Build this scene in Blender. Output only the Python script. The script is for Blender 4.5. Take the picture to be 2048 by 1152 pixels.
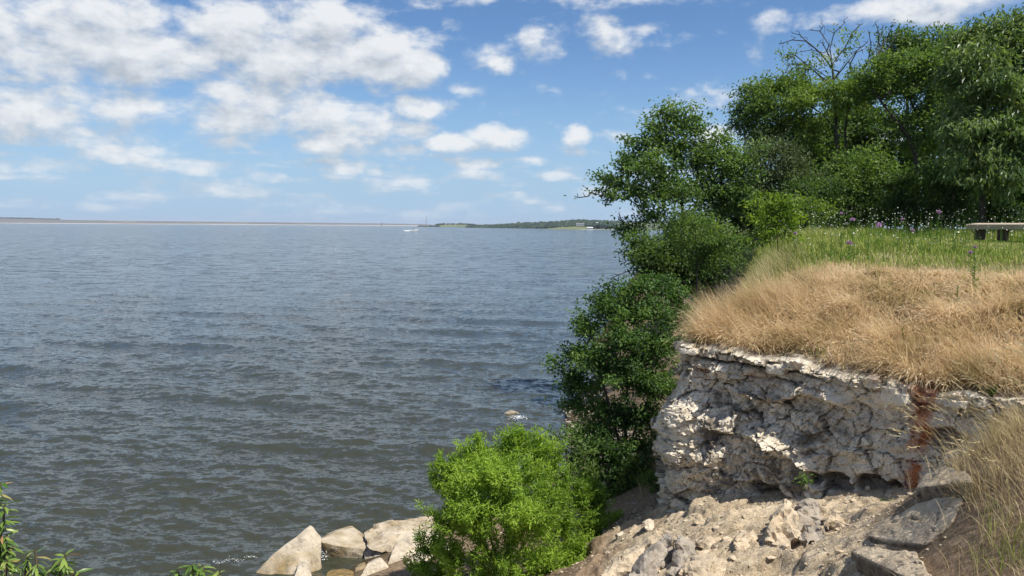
import bpy, bmesh, math, random
import numpy as np
from mathutils import Matrix, Vector

for o in list(bpy.data.objects):
    bpy.data.objects.remove(o, do_unlink=True)
SC = bpy.context.scene
COL = SC.collection
RNG = np.random.default_rng(7)
random.seed(7)
R = math.radians

# ------------------------------------------------------------------ camera
F = 1550.0                                   # focal length in pixels of a 2048 px wide frame
CAM = np.array([0.0, 0.0, 5.5])              # eye 5.5 m above the lake
PITCH, ROLL = R(4.6), R(0.36)
fwd = np.array([0.0, math.cos(PITCH), -math.sin(PITCH)])
r0 = np.array([1.0, 0.0, 0.0])
u0 = np.cross(r0, fwd)
right = r0 * math.cos(ROLL) + u0 * math.sin(ROLL)
up = np.cross(right, fwd)
cam_d = bpy.data.cameras.new('camera')
cam = bpy.data.objects.new('camera', cam_d)
COL.objects.link(cam)
cam_d.sensor_width = 36.0
cam_d.lens = 36.0 * F / 2048.0
cam_d.clip_start = 0.1
cam_d.clip_end = 40000.0
m = Matrix(((right[0], up[0], -fwd[0]), (right[1], up[1], -fwd[1]), (right[2], up[2], -fwd[2])))
cam.matrix_world = Matrix.Translation(Vector(CAM)) @ m.to_4x4()
SC.camera = cam
SC.render.resolution_x, SC.render.resolution_y = 1024, 576
SC.view_settings.view_transform = 'Standard'
SC.view_settings.look = 'None'
SC.view_settings.exposure = 0.35
SC.view_settings.gamma = 1.0
SC.view_settings.use_curve_mapping = False


def ray(px, py):
    return fwd + (px - 1024.0) / F * right + (576.0 - py) / F * up


def P(px, py, D):
    """the point D metres ahead seen in direction px, py (survey of the photograph)"""
    d = ray(px, py)
    return CAM + d * (D / d[1])


def G(px, py, z):
    d = ray(px, py)
    return CAM + d * ((z - CAM[2]) / d[2])


# ------------------------------------------------------------------ sun and sky
SUN = np.array([0.42, -0.30, 0.86])
SUN /= np.linalg.norm(SUN)
sl = bpy.data.lights.new('sun', 'SUN')
sl.energy = 5.0
sl.angle = R(0.53)
sl.color = (1.0, 0.955, 0.88)
so = bpy.data.objects.new('sun', sl)
COL.objects.link(so)
so.rotation_euler = Vector(SUN).to_track_quat('Z', 'Y').to_euler()
so.location = (0, 0, 60)

world = bpy.data.worlds.new('World')
SC.world = world
world.use_nodes = True
WN, WL = world.node_tree.nodes, world.node_tree.links
WN.clear()


class NB:
    """small node-building helper"""
    def __init__(self, tree):
        self.n, self.l = tree.nodes, tree.links

    def node(self, typ, **kw):
        nd = self.n.new(typ)
        for k, v in kw.items():
            setattr(nd, k, v)
        return nd

    def put(self, sock, v):
        if isinstance(v, bpy.types.NodeSocket):
            self.l.new(v, sock)
        elif v is not None:
            if sock.type in ('RGBA',) and len(v) == 3:
                v = (*v, 1.0)
            sock.default_value = v

    def math(self, op, a, b=None, c=None, clamp=False):
        nd = self.node('ShaderNodeMath', operation=op, use_clamp=clamp)
        for i, v in enumerate((a, b, c)):
            self.put(nd.inputs[i], v)
        return nd.outputs[0]

    def vmath(self, op, a, b=None, c=None):
        nd = self.node('ShaderNodeVectorMath', operation=op)
        for i, v in enumerate((a, b, c)):
            if v is not None:
                self.put(nd.inputs[i], v)
        return nd.outputs['Value'] if op in ('DOT_PRODUCT', 'LENGTH', 'DISTANCE') else nd.outputs[0]

    def ss(self, v, a, b, lo=0.0, hi=1.0):
        nd = self.node('ShaderNodeMapRange', interpolation_type='SMOOTHSTEP')
        self.put(nd.inputs[0], v)
        for i, x in enumerate((a, b, lo, hi)):
            self.put(nd.inputs[i + 1], x)
        return nd.outputs[0]

    def noise(self, vec, scale, detail=4, rough=0.55, dist=0.0, col=False):
        nd = self.node('ShaderNodeTexNoise')
        if vec is not None:
            self.l.new(vec, nd.inputs['Vector'])
        nd.inputs['Scale'].default_value = scale
        nd.inputs['Detail'].default_value = detail
        nd.inputs['Roughness'].default_value = rough
        nd.inputs['Distortion'].default_value = dist
        return nd.outputs['Color' if col else 'Fac']

    def mix(self, f, a, b, typ='MIX'):
        nd = self.node('ShaderNodeMix', data_type='RGBA', blend_type=typ)
        self.put(nd.inputs[0], f)
        self.put(nd.inputs[6], a)
        self.put(nd.inputs[7], b)
        return nd.outputs[2]

    def ramp(self, f, stops):
        nd = self.node('ShaderNodeValToRGB')
        self.put(nd.inputs[0], f)
        e = nd.color_ramp.elements
        while len(e) > 1:
            e.remove(e[0])
        e[0].position = stops[0][0]
        e[0].color = (*stops[0][1], 1)
        for p, c in stops[1:]:
            k = e.new(p)
            k.color = (*c, 1)
        return nd.outputs[0]


# clouds as seen from the shore: (px, py, half width, half height, strength)
CLOUDS = [
    (60, 55, 180, 85, 1.0), (215, 30, 105, 60, 1.0), (240, 100, 200, 62, 1.0), (350, 112, 105, 48, 1.0), (110, 130, 190, 36, .8),
    (455, 55, 95, 60, 1.0), (525, 45, 85, 56, 1.0), (650, 65, 125, 72, 1.05), (760, 110, 125, 66, 1.05), (830, 130, 65, 48, 1.0),
    (570, 110, 170, 66, 1.0), (500, 175, 100, 48, 1.0), (550, 195, 120, 42, .9), (390, 218, 125, 36, .62), (480, 245, 140, 34, .8),
    (110, 208, 150, 44, .95), (60, 190, 110, 30, .6), (185, 205, 75, 34, .75),
    (640, 232, 90, 34, 1.0), (730, 248, 100, 36, 1.0), (820, 258, 50, 26, .9), (845, 213, 65, 26, .95), (710, 280, 130, 24, .7),
    (480, 280, 65, 17, .7), (650, 297, 65, 18, .9), (720, 303, 95, 16, .6), (816, 305, 30, 14, .9), (905, 286, 80, 20, .9),
    (990, 276, 75, 26, .95), (705, 337, 38, 17, .9), (748, 343, 22, 10, .8),
    (960, 106, 90, 26, .34), (1085, 92, 48, 30, .62), (1000, 125, 34, 18, .7), (1205, 70, 78, 36, .72), (1280, 55, 32, 15, .45),
    (1150, 269, 32, 20, .85), (1232, 276, 46, 20, .85), (1530, 40, 40, 24, .6), (1645, 38, 48, 20, .36), (1860, 8, 150, 32, .85),
    (1395, 212, 70, 28, .5), (1430, 275, 75, 24, .75), (935, 180, 42, 18, .4), (905, -2, 95, 16, .5), (1260, -8, 190, 20, .4),
    (25, 270, 60, 24, .65), (190, 275, 105, 28, .62), (245, 306, 100, 19, .9), (100, 325, 85, 18, .5), (175, 330, 34, 14, .6),
    (385, 330, 100, 17, .8), (530, 352, 36, 12, .6), (960, 332, 48, 15, .75), (955, 352, 60, 14, .7), (1110, 355, 42, 12, .75),
    (1080, 322, 24, 13, .6), (1180, 385, 60, 10, .5), (830, 365, 70, 9, .5), (10, 330, 22, 18, .6), (550, 381, 20, 8, .6),
]
W = NB(world.node_tree)
tc = W.node('ShaderNodeTexCoord')
dirv = W.vmath('NORMALIZE', tc.outputs['Generated'])
sx = W.node('ShaderNodeSeparateXYZ')
WL.new(dirv, sx.inputs[0])
az = W.math('ARCTAN2', sx.outputs[0], sx.outputs[1])
el = W.math('ARCSINE', sx.outputs[2])
cb = W.node('ShaderNodeCombineXYZ')
WL.new(az, cb.inputs[0])
WL.new(el, cb.inputs[1])
SKYV = cb.outputs[0]

grp = bpy.data.node_groups.new('cloud_density', 'ShaderNodeTree')
grp.interface.new_socket('V', in_out='INPUT', socket_type='NodeSocketVector')
grp.interface.new_socket('D', in_out='OUTPUT', socket_type='NodeSocketFloat')
g = NB(grp)
gi, go = g.node('NodeGroupInput'), g.node('NodeGroupOutput')
V = gi.outputs[0]
st = g.vmath('MULTIPLY', V, (1.0, 1.75, 1.0))
w1 = g.noise(st, 9.0, 2, 0.5, col=True)
wv = g.vmath('MULTIPLY_ADD', w1, (0.034, 0.020, 0), (-0.017, -0.010, 0))
VW = g.vmath('ADD', V, wv)
acc = None
for (px, py, rx, ry, s) in CLOUDS:
    d = ray(px, py)
    d = d / np.linalg.norm(d)
    a0, e0 = math.atan2(d[0], d[1]), math.asin(d[2])
    ix, iy = F / rx * 0.93, F / ry * 0.93
    q = g.vmath('MULTIPLY_ADD', VW, (ix, iy, 0), (-a0 * ix, -e0 * iy, 0))
    rr = g.vmath('DOT_PRODUCT', q, q)
    v = g.math('MULTIPLY_ADD', rr, -s * 0.75, s)
    acc = v if acc is None else g.math('MAXIMUM', acc, v)
acc = g.math('MAXIMUM', acc, -0.9)
# the rest of the sky: scattered fair-weather cloud, and a thin broken layer low down
sv = g.node('ShaderNodeSeparateXYZ')
grp.links.new(V, sv.inputs[0])
low = g.noise(g.vmath('MULTIPLY', V, (7.0, 46.0, 1.0)), 1.0, 3, 0.55)
lowm = g.math('MULTIPLY', g.ss(sv.outputs[1], 0.0, 0.02), g.ss(sv.outputs[1], 0.07, 0.14, 1.0, 0.0))
lowd = g.math('MULTIPLY', g.math('MULTIPLY_ADD', low, 2.8, -1.14), lowm)
far = g.noise(g.vmath('MULTIPLY', V, (5.0, 11.0, 1.0)), 1.0, 2, 0.5)
outm = g.math('MAXIMUM', g.ss(g.math('ABSOLUTE', sv.outputs[0]), 0.62, 0.72), g.ss(sv.outputs[1], 0.30, 0.36))
fard = g.math('SUBTRACT', g.math('MULTIPLY', g.math('MULTIPLY_ADD', far, 5.0, -2.45), outm), g.math('MULTIPLY_ADD', outm, -0.9, 0.9))
acc = g.math('MAXIMUM', acc, fard)
acc = g.math('MAXIMUM', acc, g.math('SUBTRACT', lowd, 0.05))
fb = g.noise(st, 19.0, 8, 0.58, 0.15)
fb2 = g.noise(st, 60.0, 5, 0.6)
dens = g.math('ADD', acc, g.math('MULTIPLY_ADD', fb, 2.5, -1.56))
dens = g.math('ADD', dens, g.math('MULTIPLY_ADD', fb2, 0.30, -0.15))
grp.links.new(dens, go.inputs[0])


def cloud(vec):
    nd = W.node('ShaderNodeGroup', node_tree=grp)
    WL.new(vec, nd.inputs[0])
    return nd.outputs[0]


d0 = cloud(SKYV)
d1 = cloud(W.vmath('ADD', SKYV, (0.006, 0.022, 0)))
alpha = W.ss(d0, -0.28, 0.66)
lit = W.math('MULTIPLY_ADD', W.math('SUBTRACT', d0, d1), 0.60, 0.66, clamp=True)
core = W.ss(d1, 0.5, 1.6)
lit = W.math('SUBTRACT', lit, W.math('MULTIPLY', core, 0.22), clamp=True)
ccol = W.ramp(lit, [(0.0, (0.46, 0.52, 0.60)), (0.35, (0.58, 0.63, 0.69)), (0.7, (0.76, 0.80, 0.85)), (1.0, (0.93, 0.95, 0.97))])
sky = W.node('ShaderNodeTexSky', sky_type='NISHITA')
sky.sun_disc = False
sky.sun_elevation = math.asin(SUN[2])
sky.sun_rotation = math.atan2(SUN[0], SUN[1])
sky.altitude = 200
sky.air_density = 1.0
sky.dust_density = 0.25
sky.ozone_density = 1.6
bg1 = W.node('ShaderNodeBackground')
WL.new(W.mix(1.0, sky.outputs[0], (0.70, 0.92, 1.16), 'MULTIPLY'), bg1.inputs[0])
bg1.inputs[1].default_value = 0.082
bg2 = W.node('ShaderNodeBackground')
WL.new(ccol, bg2.inputs[0])
bg2.inputs[1].default_value = 0.74
hz = W.ss(el, 0.0, 0.10, 0.5, 0.95)
bg3 = W.node('ShaderNodeBackground')                     # blue-white haze low over the lake
bg3.inputs[0].default_value = (0.40, 0.585, 0.82, 1)
bg3.inputs[1].default_value = 0.76
hazef = W.math('POWER', W.math('SUBTRACT', 1.0, W.ss(el, -0.03, 0.27), clamp=True), 1.5)
mixh = W.node('ShaderNodeMixShader')
WL.new(W.math('MULTIPLY', hazef, 0.96), mixh.inputs[0])
WL.new(bg1.outputs[0], mixh.inputs[1])
WL.new(bg3.outputs[0], mixh.inputs[2])
mixs = W.node('ShaderNodeMixShader')
WL.new(W.math('MULTIPLY', alpha, hz), mixs.inputs[0])
WL.new(mixh.outputs[0], mixs.inputs[1])
WL.new(bg2.outputs[0], mixs.inputs[2])
wo = W.node('ShaderNodeOutputWorld')
WL.new(mixs.outputs[0], wo.inputs[0])

# ------------------------------------------------------------------ numpy noise
_perm = np.random.default_rng(11).permutation(256)
_perm = np.concatenate([_perm, _perm, _perm])
_grad = np.random.default_rng(12).normal(size=(256, 3))
_grad /= np.linalg.norm(_grad, axis=1)[:, None]


def hash3(i, seed=0):
    i = i.astype(np.int64)
    return _perm[(_perm[(_perm[(i[..., 0] + seed * 17) & 255] + i[..., 1]) & 255] + i[..., 2]) & 255]


def perlin(p, seed=0):
    p = np.asarray(p, float)
    i = np.floor(p).astype(np.int64)
    f = p - i
    w = f * f * f * (f * (f * 6 - 15) + 10)
    out = np.zeros(p.shape[:-1])
    for dx in (0, 1):
        for dy in (0, 1):
            for dz in (0, 1):
                o = np.array([dx, dy, dz])
                gr = _grad[hash3(i + o, seed)]
                d = ((f - o) * gr).sum(-1)
                ww = (w[..., 0] if dx else 1 - w[..., 0]) * (w[..., 1] if dy else 1 - w[..., 1]) * (w[..., 2] if dz else 1 - w[..., 2])
                out += ww * d
    return out * 1.5


def fbm(p, oct=4, seed=0, gain=0.5, lac=2.03, ridged=False):
    a, s, t = 1.0, 0.0, 0.0
    p = np.array(p, float)
    for k in range(oct):
        v = perlin(p, seed + k)
        if ridged:
            v = 1.0 - 2.0 * np.abs(v)
        s = s + a * v
        t += a
        a *= gain
        p = p * lac + 3.7
    return s / t


def worley(p, seed=0):
    """F1, F2 and a random value per cell"""
    p = np.asarray(p, float)
    i = np.floor(p).astype(np.int64)
    f1 = np.full(p.shape[:-1], 9.0)
    f2 = f1.copy()
    cid = np.zeros(p.shape[:-1])
    for dx in (-1, 0, 1):
        for dy in (-1, 0, 1):
            for dz in (-1, 0, 1):
                c = i + np.array([dx, dy, dz])
                h = hash3(c, seed)
                off = np.stack([_perm[h] / 256., _perm[h + 71] / 256., _perm[h + 151] / 256.], -1)
                d = np.linalg.norm(c + off - p, axis=-1)
                new = d < f1
                f2 = np.where(new, f1, np.minimum(f2, d))
                cid = np.where(new, _perm[h + 33] / 256., cid)
                f1 = np.where(new, d, f1)
    return f1, f2, cid


def plates(p, seed=0):
    """F2-F1, a random height and a random tilt for each fracture plate"""
    p = np.asarray(p, float)
    i = np.floor(p).astype(np.int64)
    f1 = np.full(p.shape[:-1], 9.0)
    f2 = f1.copy()
    cid = np.zeros(p.shape[:-1])
    til = np.zeros(p.shape[:-1])
    for dx in (-1, 0, 1):
        for dy in (-1, 0, 1):
            c = i.copy()
            c[..., 0] += dx
            c[..., 1] += dy
            c[..., 2] = 3
            h = hash3(c, seed)
            vx_ = c[..., 0] + _perm[h] / 256. - p[..., 0]
            vy_ = c[..., 1] + _perm[h + 71] / 256. - p[..., 1]
            d = np.hypot(vx_, vy_)
            new = d < f1
            f2 = np.where(new, f1, np.minimum(f2, d))
            cid = np.where(new, _perm[h + 33] / 256., cid)
            til = np.where(new, vx_ * (_perm[h + 55] / 128. - 1) + vy_ * (_perm[h + 99] / 128. - 1), til)
            f1 = np.where(new, d, f1)
    return f2 - f1, cid, til


def sm(x, a=0.0, b=1.0):
    t = np.clip((np.asarray(x, float) - a) / (b - a), 0, 1)
    return t * t * (3 - 2 * t)


def unit(v):
    v = np.asarray(v, float)
    return v / np.maximum(np.linalg.norm(v, axis=-1, keepdims=True), 1e-9)


def rough2(x, y, s, seed, oct=3):
    return fbm(np.stack([x * s, y * s, np.full_like(x, seed * 1.37)], -1), oct, seed)


# ------------------------------------------------------------------ mesh helpers
def make_mesh(name, verts, faces, mat, smooth=False, attrs=None):
    """faces: an (n,3) or (n,4) array, or a list of such arrays"""
    me = bpy.data.meshes.new(name)
    verts = np.ascontiguousarray(verts, dtype=np.float32)
    fl = faces if isinstance(faces, list) else [faces]
    fl = [np.asarray(f, dtype=np.int32) for f in fl if len(f)]
    me.vertices.add(len(verts))
    me.vertices.foreach_set('co', verts.ravel())
    idx = np.concatenate([f.ravel() for f in fl])
    cnt = np.concatenate([np.full(len(f), f.shape[1], np.int32) for f in fl])
    start = np.concatenate([[0], np.cumsum(cnt)[:-1]]).astype(np.int32)
    me.loops.add(len(idx))
    me.loops.foreach_set('vertex_index', idx)
    me.polygons.add(len(cnt))
    me.polygons.foreach_set('loop_start', start)
    if smooth:
        me.polygons.foreach_set('use_smooth', np.ones(len(cnt), dtype=bool))
    else:
        me.polygons.foreach_set('use_smooth', np.zeros(len(cnt), dtype=bool))
    for k, v in (attrs or {}).items():
        a = me.attributes.new(k, 'FLOAT', 'POINT')
        a.data.foreach_set('value', np.ascontiguousarray(v, dtype=np.float32).ravel())
    me.update(calc_edges=True)
    if mat is not None:
        me.materials.append(mat)
    return me


def tag(o, label=None, cat=None, group=None, kind=None):
    if label:
        o['label'] = label
    if cat:
        o['category'] = cat
    if group:
        o['group'] = group
    if kind:
        o['kind'] = kind
    return o


def add(name, verts, faces, mat, parent=None, smooth=False, attrs=None, origin=None, kind=None):
    """link one mesh object; world coordinates in, stored relative to its origin or its parent's base"""
    verts = np.asarray(verts, float)
    org = np.array(parent['base'][:]) if parent is not None else (np.zeros(3) if origin is None else np.asarray(origin, float))
    o = bpy.data.objects.new(name, make_mesh(name, verts - org, faces, mat, smooth, attrs))
    COL.objects.link(o)
    if parent is not None:
        o.parent = parent
    else:
        o.location = org
    if kind:
        o['kind'] = kind
    return o


def thing(name, base, label, cat, group=None):
    o = bpy.data.objects.new(name, None)
    o.empty_display_size = 0.2
    COL.objects.link(o)
    o.location = base
    o['base'] = [float(x) for x in base]
    return tag(o, label, cat, group)


def grid_faces(nr, nc):
    i = np.arange(nr - 1)[:, None] * nc + np.arange(nc - 1)[None, :]
    i = i.ravel()
    return np.stack([i, i + 1, i + nc + 1, i + nc], -1)


BOXF = np.array([[0, 3, 2, 1], [4, 5, 6, 7], [0, 1, 5, 4], [1, 2, 6, 5], [2, 3, 7, 6], [3, 0, 4, 7]])


def box_v(c, sx_, sy_, sz_, rz=0.0):
    x, y, z = sx_ / 2, sy_ / 2, sz_ / 2
    v = np.array([[-x, -y, -z], [x, -y, -z], [x, y, -z], [-x, y, -z], [-x, -y, z], [x, -y, z], [x, y, z], [-x, y, z]])
    ca, sa = math.cos(rz), math.sin(rz)
    v = v @ np.array([[ca, sa, 0], [-sa, ca, 0], [0, 0, 1]])
    return v + np.asarray(c)


# ------------------------------------------------------------------ materials
def new_mat(name):
    m_ = bpy.data.materials.new(name)
    m_.use_nodes = True
    m_.node_tree.nodes.clear()
    return m_, NB(m_.node_tree)


def finish(m_, b, surf):
    out = b.node('ShaderNodeOutputMaterial')
    b.l.new(surf, out.inputs[0])
    return m_


def princ(b, col, rough=0.8, spec=0.3, normal=None):
    p = b.node('ShaderNodeBsdfPrincipled')
    b.put(p.inputs['Base Color'], col)
    b.put(p.inputs['Roughness'], rough)
    b.put(p.inputs['Specular IOR Level'], spec)
    if normal is not None:
        b.l.new(normal, p.inputs['Normal'])
    return p.outputs[0]


def bump(b, h, strength=0.5, dist=0.02):
    n = b.node('ShaderNodeBump')
    n.inputs['Strength'].default_value = strength
    n.inputs['Distance'].default_value = dist
    b.l.new(h, n.inputs['Height'])
    return n.outputs[0]


def leaf_mat(name, dark, mid, light, trans=0.42, rough=0.5, spec=0.32, clump=1.2):
    m_, b = new_mat(name)
    ge = b.node('ShaderNodeNewGeometry')
    co = b.node('ShaderNodeTexCoord').outputs['Object']
    cl = b.noise(co, clump, 2, 0.5)
    f = b.math('ADD', b.math('MULTIPLY', ge.outputs['Random Per Island'], 0.62), b.math('MULTIPLY_ADD', cl, 2.0, -0.80), clamp=True)
    c = b.ramp(f, [(0.0, dark), (0.5, mid), (1.0, light)])
    p = princ(b, c, rough, spec)
    t = b.node('ShaderNodeBsdfTranslucent')
    tcol = b.mix(1.0, c, (1.45, 1.5, 0.6), 'MULTIPLY')
    b.l.new(tcol, t.inputs[0])
    mx = b.node('ShaderNodeMixShader')
    mx.inputs[0].default_value = trans
    b.l.new(p, mx.inputs[1])
    b.l.new(t.outputs[0], mx.inputs[2])
    return finish(m_, b, mx.outputs[0])


def bark_mat(name, a, c):
    m_, b = new_mat(name)
    co = b.node('ShaderNodeTexCoord').outputs['Object']
    n = b.noise(b.vmath('MULTIPLY', co, (9, 9, 2.5)), 1.6, 5, 0.65)
    col = b.ramp(n, [(0.3, a), (0.7, c)])
    return finish(m_, b, princ(b, col, 0.9, 0.1, bump(b, n, 0.7, 0.03)))


def grass_mat(name, stops, trans=0.3, patch=0.8, rnd=0.6):
    m_, b = new_mat(name)
    ge = b.node('ShaderNodeNewGeometry')
    co = b.node('ShaderNodeTexCoord').outputs['Object']
    cl = b.noise(co, patch, 3, 0.55)
    f = b.math('ADD', b.math('MULTIPLY', ge.outputs['Random Per Island'], rnd), b.math('MULTIPLY_ADD', cl, 1.8, -0.9 + (0.5 - rnd / 2)), clamp=True)
    c = b.ramp(f, stops)
    p = princ(b, c, 0.7, 0.2)
    t = b.node('ShaderNodeBsdfTranslucent')
    b.l.new(c, t.inputs[0])
    mx = b.node('ShaderNodeMixShader')
    mx.inputs[0].default_value = trans
    b.l.new(p, mx.inputs[1])
    b.l.new(t.outputs[0], mx.inputs[2])
    return finish(m_, b, mx.outputs[0])


def plain(name, col, rough=0.8, spec=0.2, var=0.15, scale=4.0):
    m_, b = new_mat(name)
    co = b.node('ShaderNodeTexCoord').outputs['Object']
    n = b.noise(co, scale, 4, 0.6)
    c = b.mix(n, tuple(x * (1 - var) for x in col), tuple(min(1, x * (1 + var)) for x in col))
    return finish(m_, b, princ(b, c, rough, spec))


def rock_mat(name, light, mid, dark, stain=(0.36, 0.22, 0.09), dirt=0.45, scale=1.0, lichen=0.5, rust=((0.10, 0.028, 0.010), (0.27, 0.075, 0.020), (0.44, 0.17, 0.055))):
    """weathered limestone: pale fresh stone, grey crust, dark lichen specks, ochre bloom; float attributes 'crack' and 'rust'"""
    m_, b = new_mat(name)
    co = b.node('ShaderNodeTexCoord').outputs['Object']
    n1 = b.noise(co, 2.6 * scale, 5, 0.62)
    n2 = b.noise(co, 13.0 * scale, 6, 0.68, 0.6)
    n3 = b.noise(co, 55.0 * scale, 4, 0.7)
    c = b.ramp(n1, [(0.32, mid), (0.55, light), (0.75, tuple(x * 1.08 for x in light))])
    dm = b.math('MULTIPLY', b.ss(n2, 0.50, 0.66), dirt)
    c = b.mix(dm, c, mid)
    c = b.mix(b.math('MULTIPLY', b.ss(b.math('ADD', n3, b.math('MULTIPLY', b.math('SUBTRACT', n2, 0.5), 0.5)), 0.53, 0.63), lichen), c, dark)
    c = b.mix(b.math('MULTIPLY', b.ss(b.noise(b.vmath('ADD', co, (3, 7, 1)), 24.0 * scale, 4, .7), 0.56, 0.66), 0.55), c, tuple(min(.8, x * 1.25) for x in light))
    oc = b.math('MULTIPLY', b.ss(b.noise(b.vmath('ADD', co, (5, 2, 9)), 3.4 * scale, 4, 0.6), 0.58, 0.72), 0.5)
    c = b.mix(oc, c, stain)
    at = b.node('ShaderNodeAttribute', attribute_name='crack_dark')
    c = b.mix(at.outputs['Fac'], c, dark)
    ar = b.node('ShaderNodeAttribute', attribute_name='rust')
    rcol = b.ramp(n2, [(0.3, rust[0]), (0.5, rust[1]), (0.72, rust[2])])
    c = b.mix(ar.outputs['Fac'], c, rcol)
    h = b.math('ADD', b.math('MULTIPLY', n2, 0.6), b.math('MULTIPLY', n3, 0.3))
    return finish(m_, b, princ(b, c, 0.92, 0.12, bump(b, h, 0.8, 0.025)))


M = {}
M['lime'] = rock_mat('limestone', (0.77, 0.68, 0.53), (0.53, 0.45, 0.335), (0.060, 0.047, 0.036), stain=(0.46, 0.33, 0.18), lichen=0.42, rust=((0.15, 0.045, 0.015), (0.42, 0.125, 0.036), (0.62, 0.27, 0.095)))
M['boulder'] = rock_mat('shore_limestone', (0.55, 0.475, 0.365), (0.40, 0.34, 0.26), (0.15, 0.125, 0.10), dirt=0.5, scale=0.9, lichen=0.45, stain=(0.40, 0.30, 0.17), rust=((0.03, 0.024, 0.012), (0.17, 0.11, 0.03), (0.34, 0.22, 0.07)))
M['slab'] = rock_mat('tan_slab', (0.56, 0.455, 0.32), (0.37, 0.295, 0.205), (0.030, 0.028, 0.027), dirt=0.6, scale=1.3)
M['grey'] = rock_mat('dark_grey_rock', (0.38, 0.33, 0.265), (0.24, 0.205, 0.165), (0.045, 0.04, 0.035), dirt=0.7, scale=1.4)
M['bark'] = bark_mat('bark', (0.030, 0.025, 0.020), (0.11, 0.095, 0.08))
M['deadwood'] = bark_mat('dead_wood', (0.10, 0.085, 0.07), (0.24, 0.215, 0.185))
M['twig'] = bark_mat('twig', (0.06, 0.045, 0.03), (0.17, 0.13, 0.09))
M['oak'] = leaf_mat('oak_leaves', (0.045, 0.090, 0.027), (0.110, 0.188, 0.053), (0.213, 0.306, 0.088))
M['wood_mid'] = leaf_mat('woodland_leaves', (0.052, 0.099, 0.025), (0.127, 0.207, 0.051), (0.230, 0.316, 0.086))
M['wood_light'] = leaf_mat('light_woodland_leaves', (0.085, 0.145, 0.030), (0.160, 0.245, 0.048), (0.26, 0.34, 0.08))
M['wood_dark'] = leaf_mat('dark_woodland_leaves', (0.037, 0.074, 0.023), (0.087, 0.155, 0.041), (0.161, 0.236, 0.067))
M['hickory'] = leaf_mat('hickory_leaves', (0.059, 0.106, 0.035), (0.124, 0.194, 0.060), (0.248, 0.313, 0.130), spec=0.5, rough=0.4)
M['cedar'] = leaf_mat('cedar_leaves', (0.050, 0.076, 0.032), (0.100, 0.138, 0.058), (0.155, 0.20, 0.09), trans=0.2)
M['elm'] = leaf_mat('elm_leaves', (0.030, 0.067, 0.023), (0.083, 0.161, 0.041), (0.196, 0.299, 0.071))
M['willow'] = leaf_mat('willow_leaves', (0.10, 0.18, 0.024), (0.23, 0.355, 0.040), (0.36, 0.49, 0.075), trans=0.4)
M['sapling'] = leaf_mat('sapling_leaves', (0.10, 0.17, 0.022), (0.175, 0.265, 0.032), (0.26, 0.35, 0.05), trans=0.45)
M['near_leaf'] = leaf_mat('near_shrub_leaves', (0.07, 0.14, 0.025), (0.15, 0.25, 0.045), (0.26, 0.36, 0.09), trans=0.4, spec=0.5, rough=0.4)
M['weed'] = leaf_mat('weed_leaves', (0.06, 0.12, 0.022), (0.10, 0.185, 0.032), (0.17, 0.27, 0.055), trans=0.35)
M['drygrass'] = grass_mat('dry_grass', [(0.0, (0.24, 0.24, 0.08)), (0.2, (0.44, 0.335, 0.165)), (0.5, (0.68, 0.515, 0.30)), (0.8, (0.80, 0.65, 0.42)), (1.0, (0.86, 0.76, 0.55))], trans=.4, patch=1.6, rnd=.55)
M['thatch'] = grass_mat('thatch', [(0.0, (0.075, 0.048, 0.030)), (0.5, (0.21, 0.14, 0.085)), (0.85, (0.38, 0.27, 0.165)), (1.0, (0.54, 0.42, 0.27))])
M['greengrass'] = grass_mat('meadow_grass', [(0.0, (0.12, 0.20, 0.030)), (0.4, (0.25, 0.33, 0.050)), (0.7, (0.40, 0.43, 0.10)), (1.0, (0.58, 0.52, 0.26))], rnd=.75)
M['nearblade'] = grass_mat('near_blades', [(0.0, (0.22, 0.21, 0.07)), (0.25, (0.42, 0.33, 0.16)), (0.65, (0.60, 0.48, 0.27)), (1.0, (0.74, 0.64, 0.42))], patch=1.5)
M['edgeblade'] = grass_mat('cliff_edge_grass', [(0.0, (0.10, 0.14, 0.03)), (0.4, (0.24, 0.25, 0.075)), (0.7, (0.48, 0.40, 0.19)), (1.0, (0.70, 0.60, 0.38))], patch=1.2, rnd=.8, trans=.4)
M['white_petal'] = plain('white_petals', (0.75, 0.72, 0.62), 0.7)
M['violet_petal'] = plain('violet_petals', (0.58, 0.36, 0.55), 0.7)
M['timber'] = plain('weathered_timber', (0.42, 0.345, 0.255), 0.85, 0.15, 0.35, 14.0)
M['post'] = plain('dark_post', (0.09, 0.065, 0.05), 0.9, 0.1, 0.4, 12.0)
M['foam'] = plain('foam', (0.82, 0.84, 0.84), 0.7, 0.2, 0.05)
M['white'] = plain('white_paint', (0.72, 0.72, 0.70), 0.6)
M['roof'] = plain('grey_roof', (0.22, 0.21, 0.20), 0.8)
M['glass_dark'] = plain('window_glass', (0.03, 0.04, 0.05), 0.15, 0.5)
M['steel'] = plain('mast_steel', (0.30, 0.29, 0.30), 0.6)
M['farwood'] = leaf_mat('far_woodland', (0.012, 0.024, 0.014), (0.024, 0.044, 0.020), (0.045, 0.070, 0.030), trans=0.1, clump=0.02)

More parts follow.
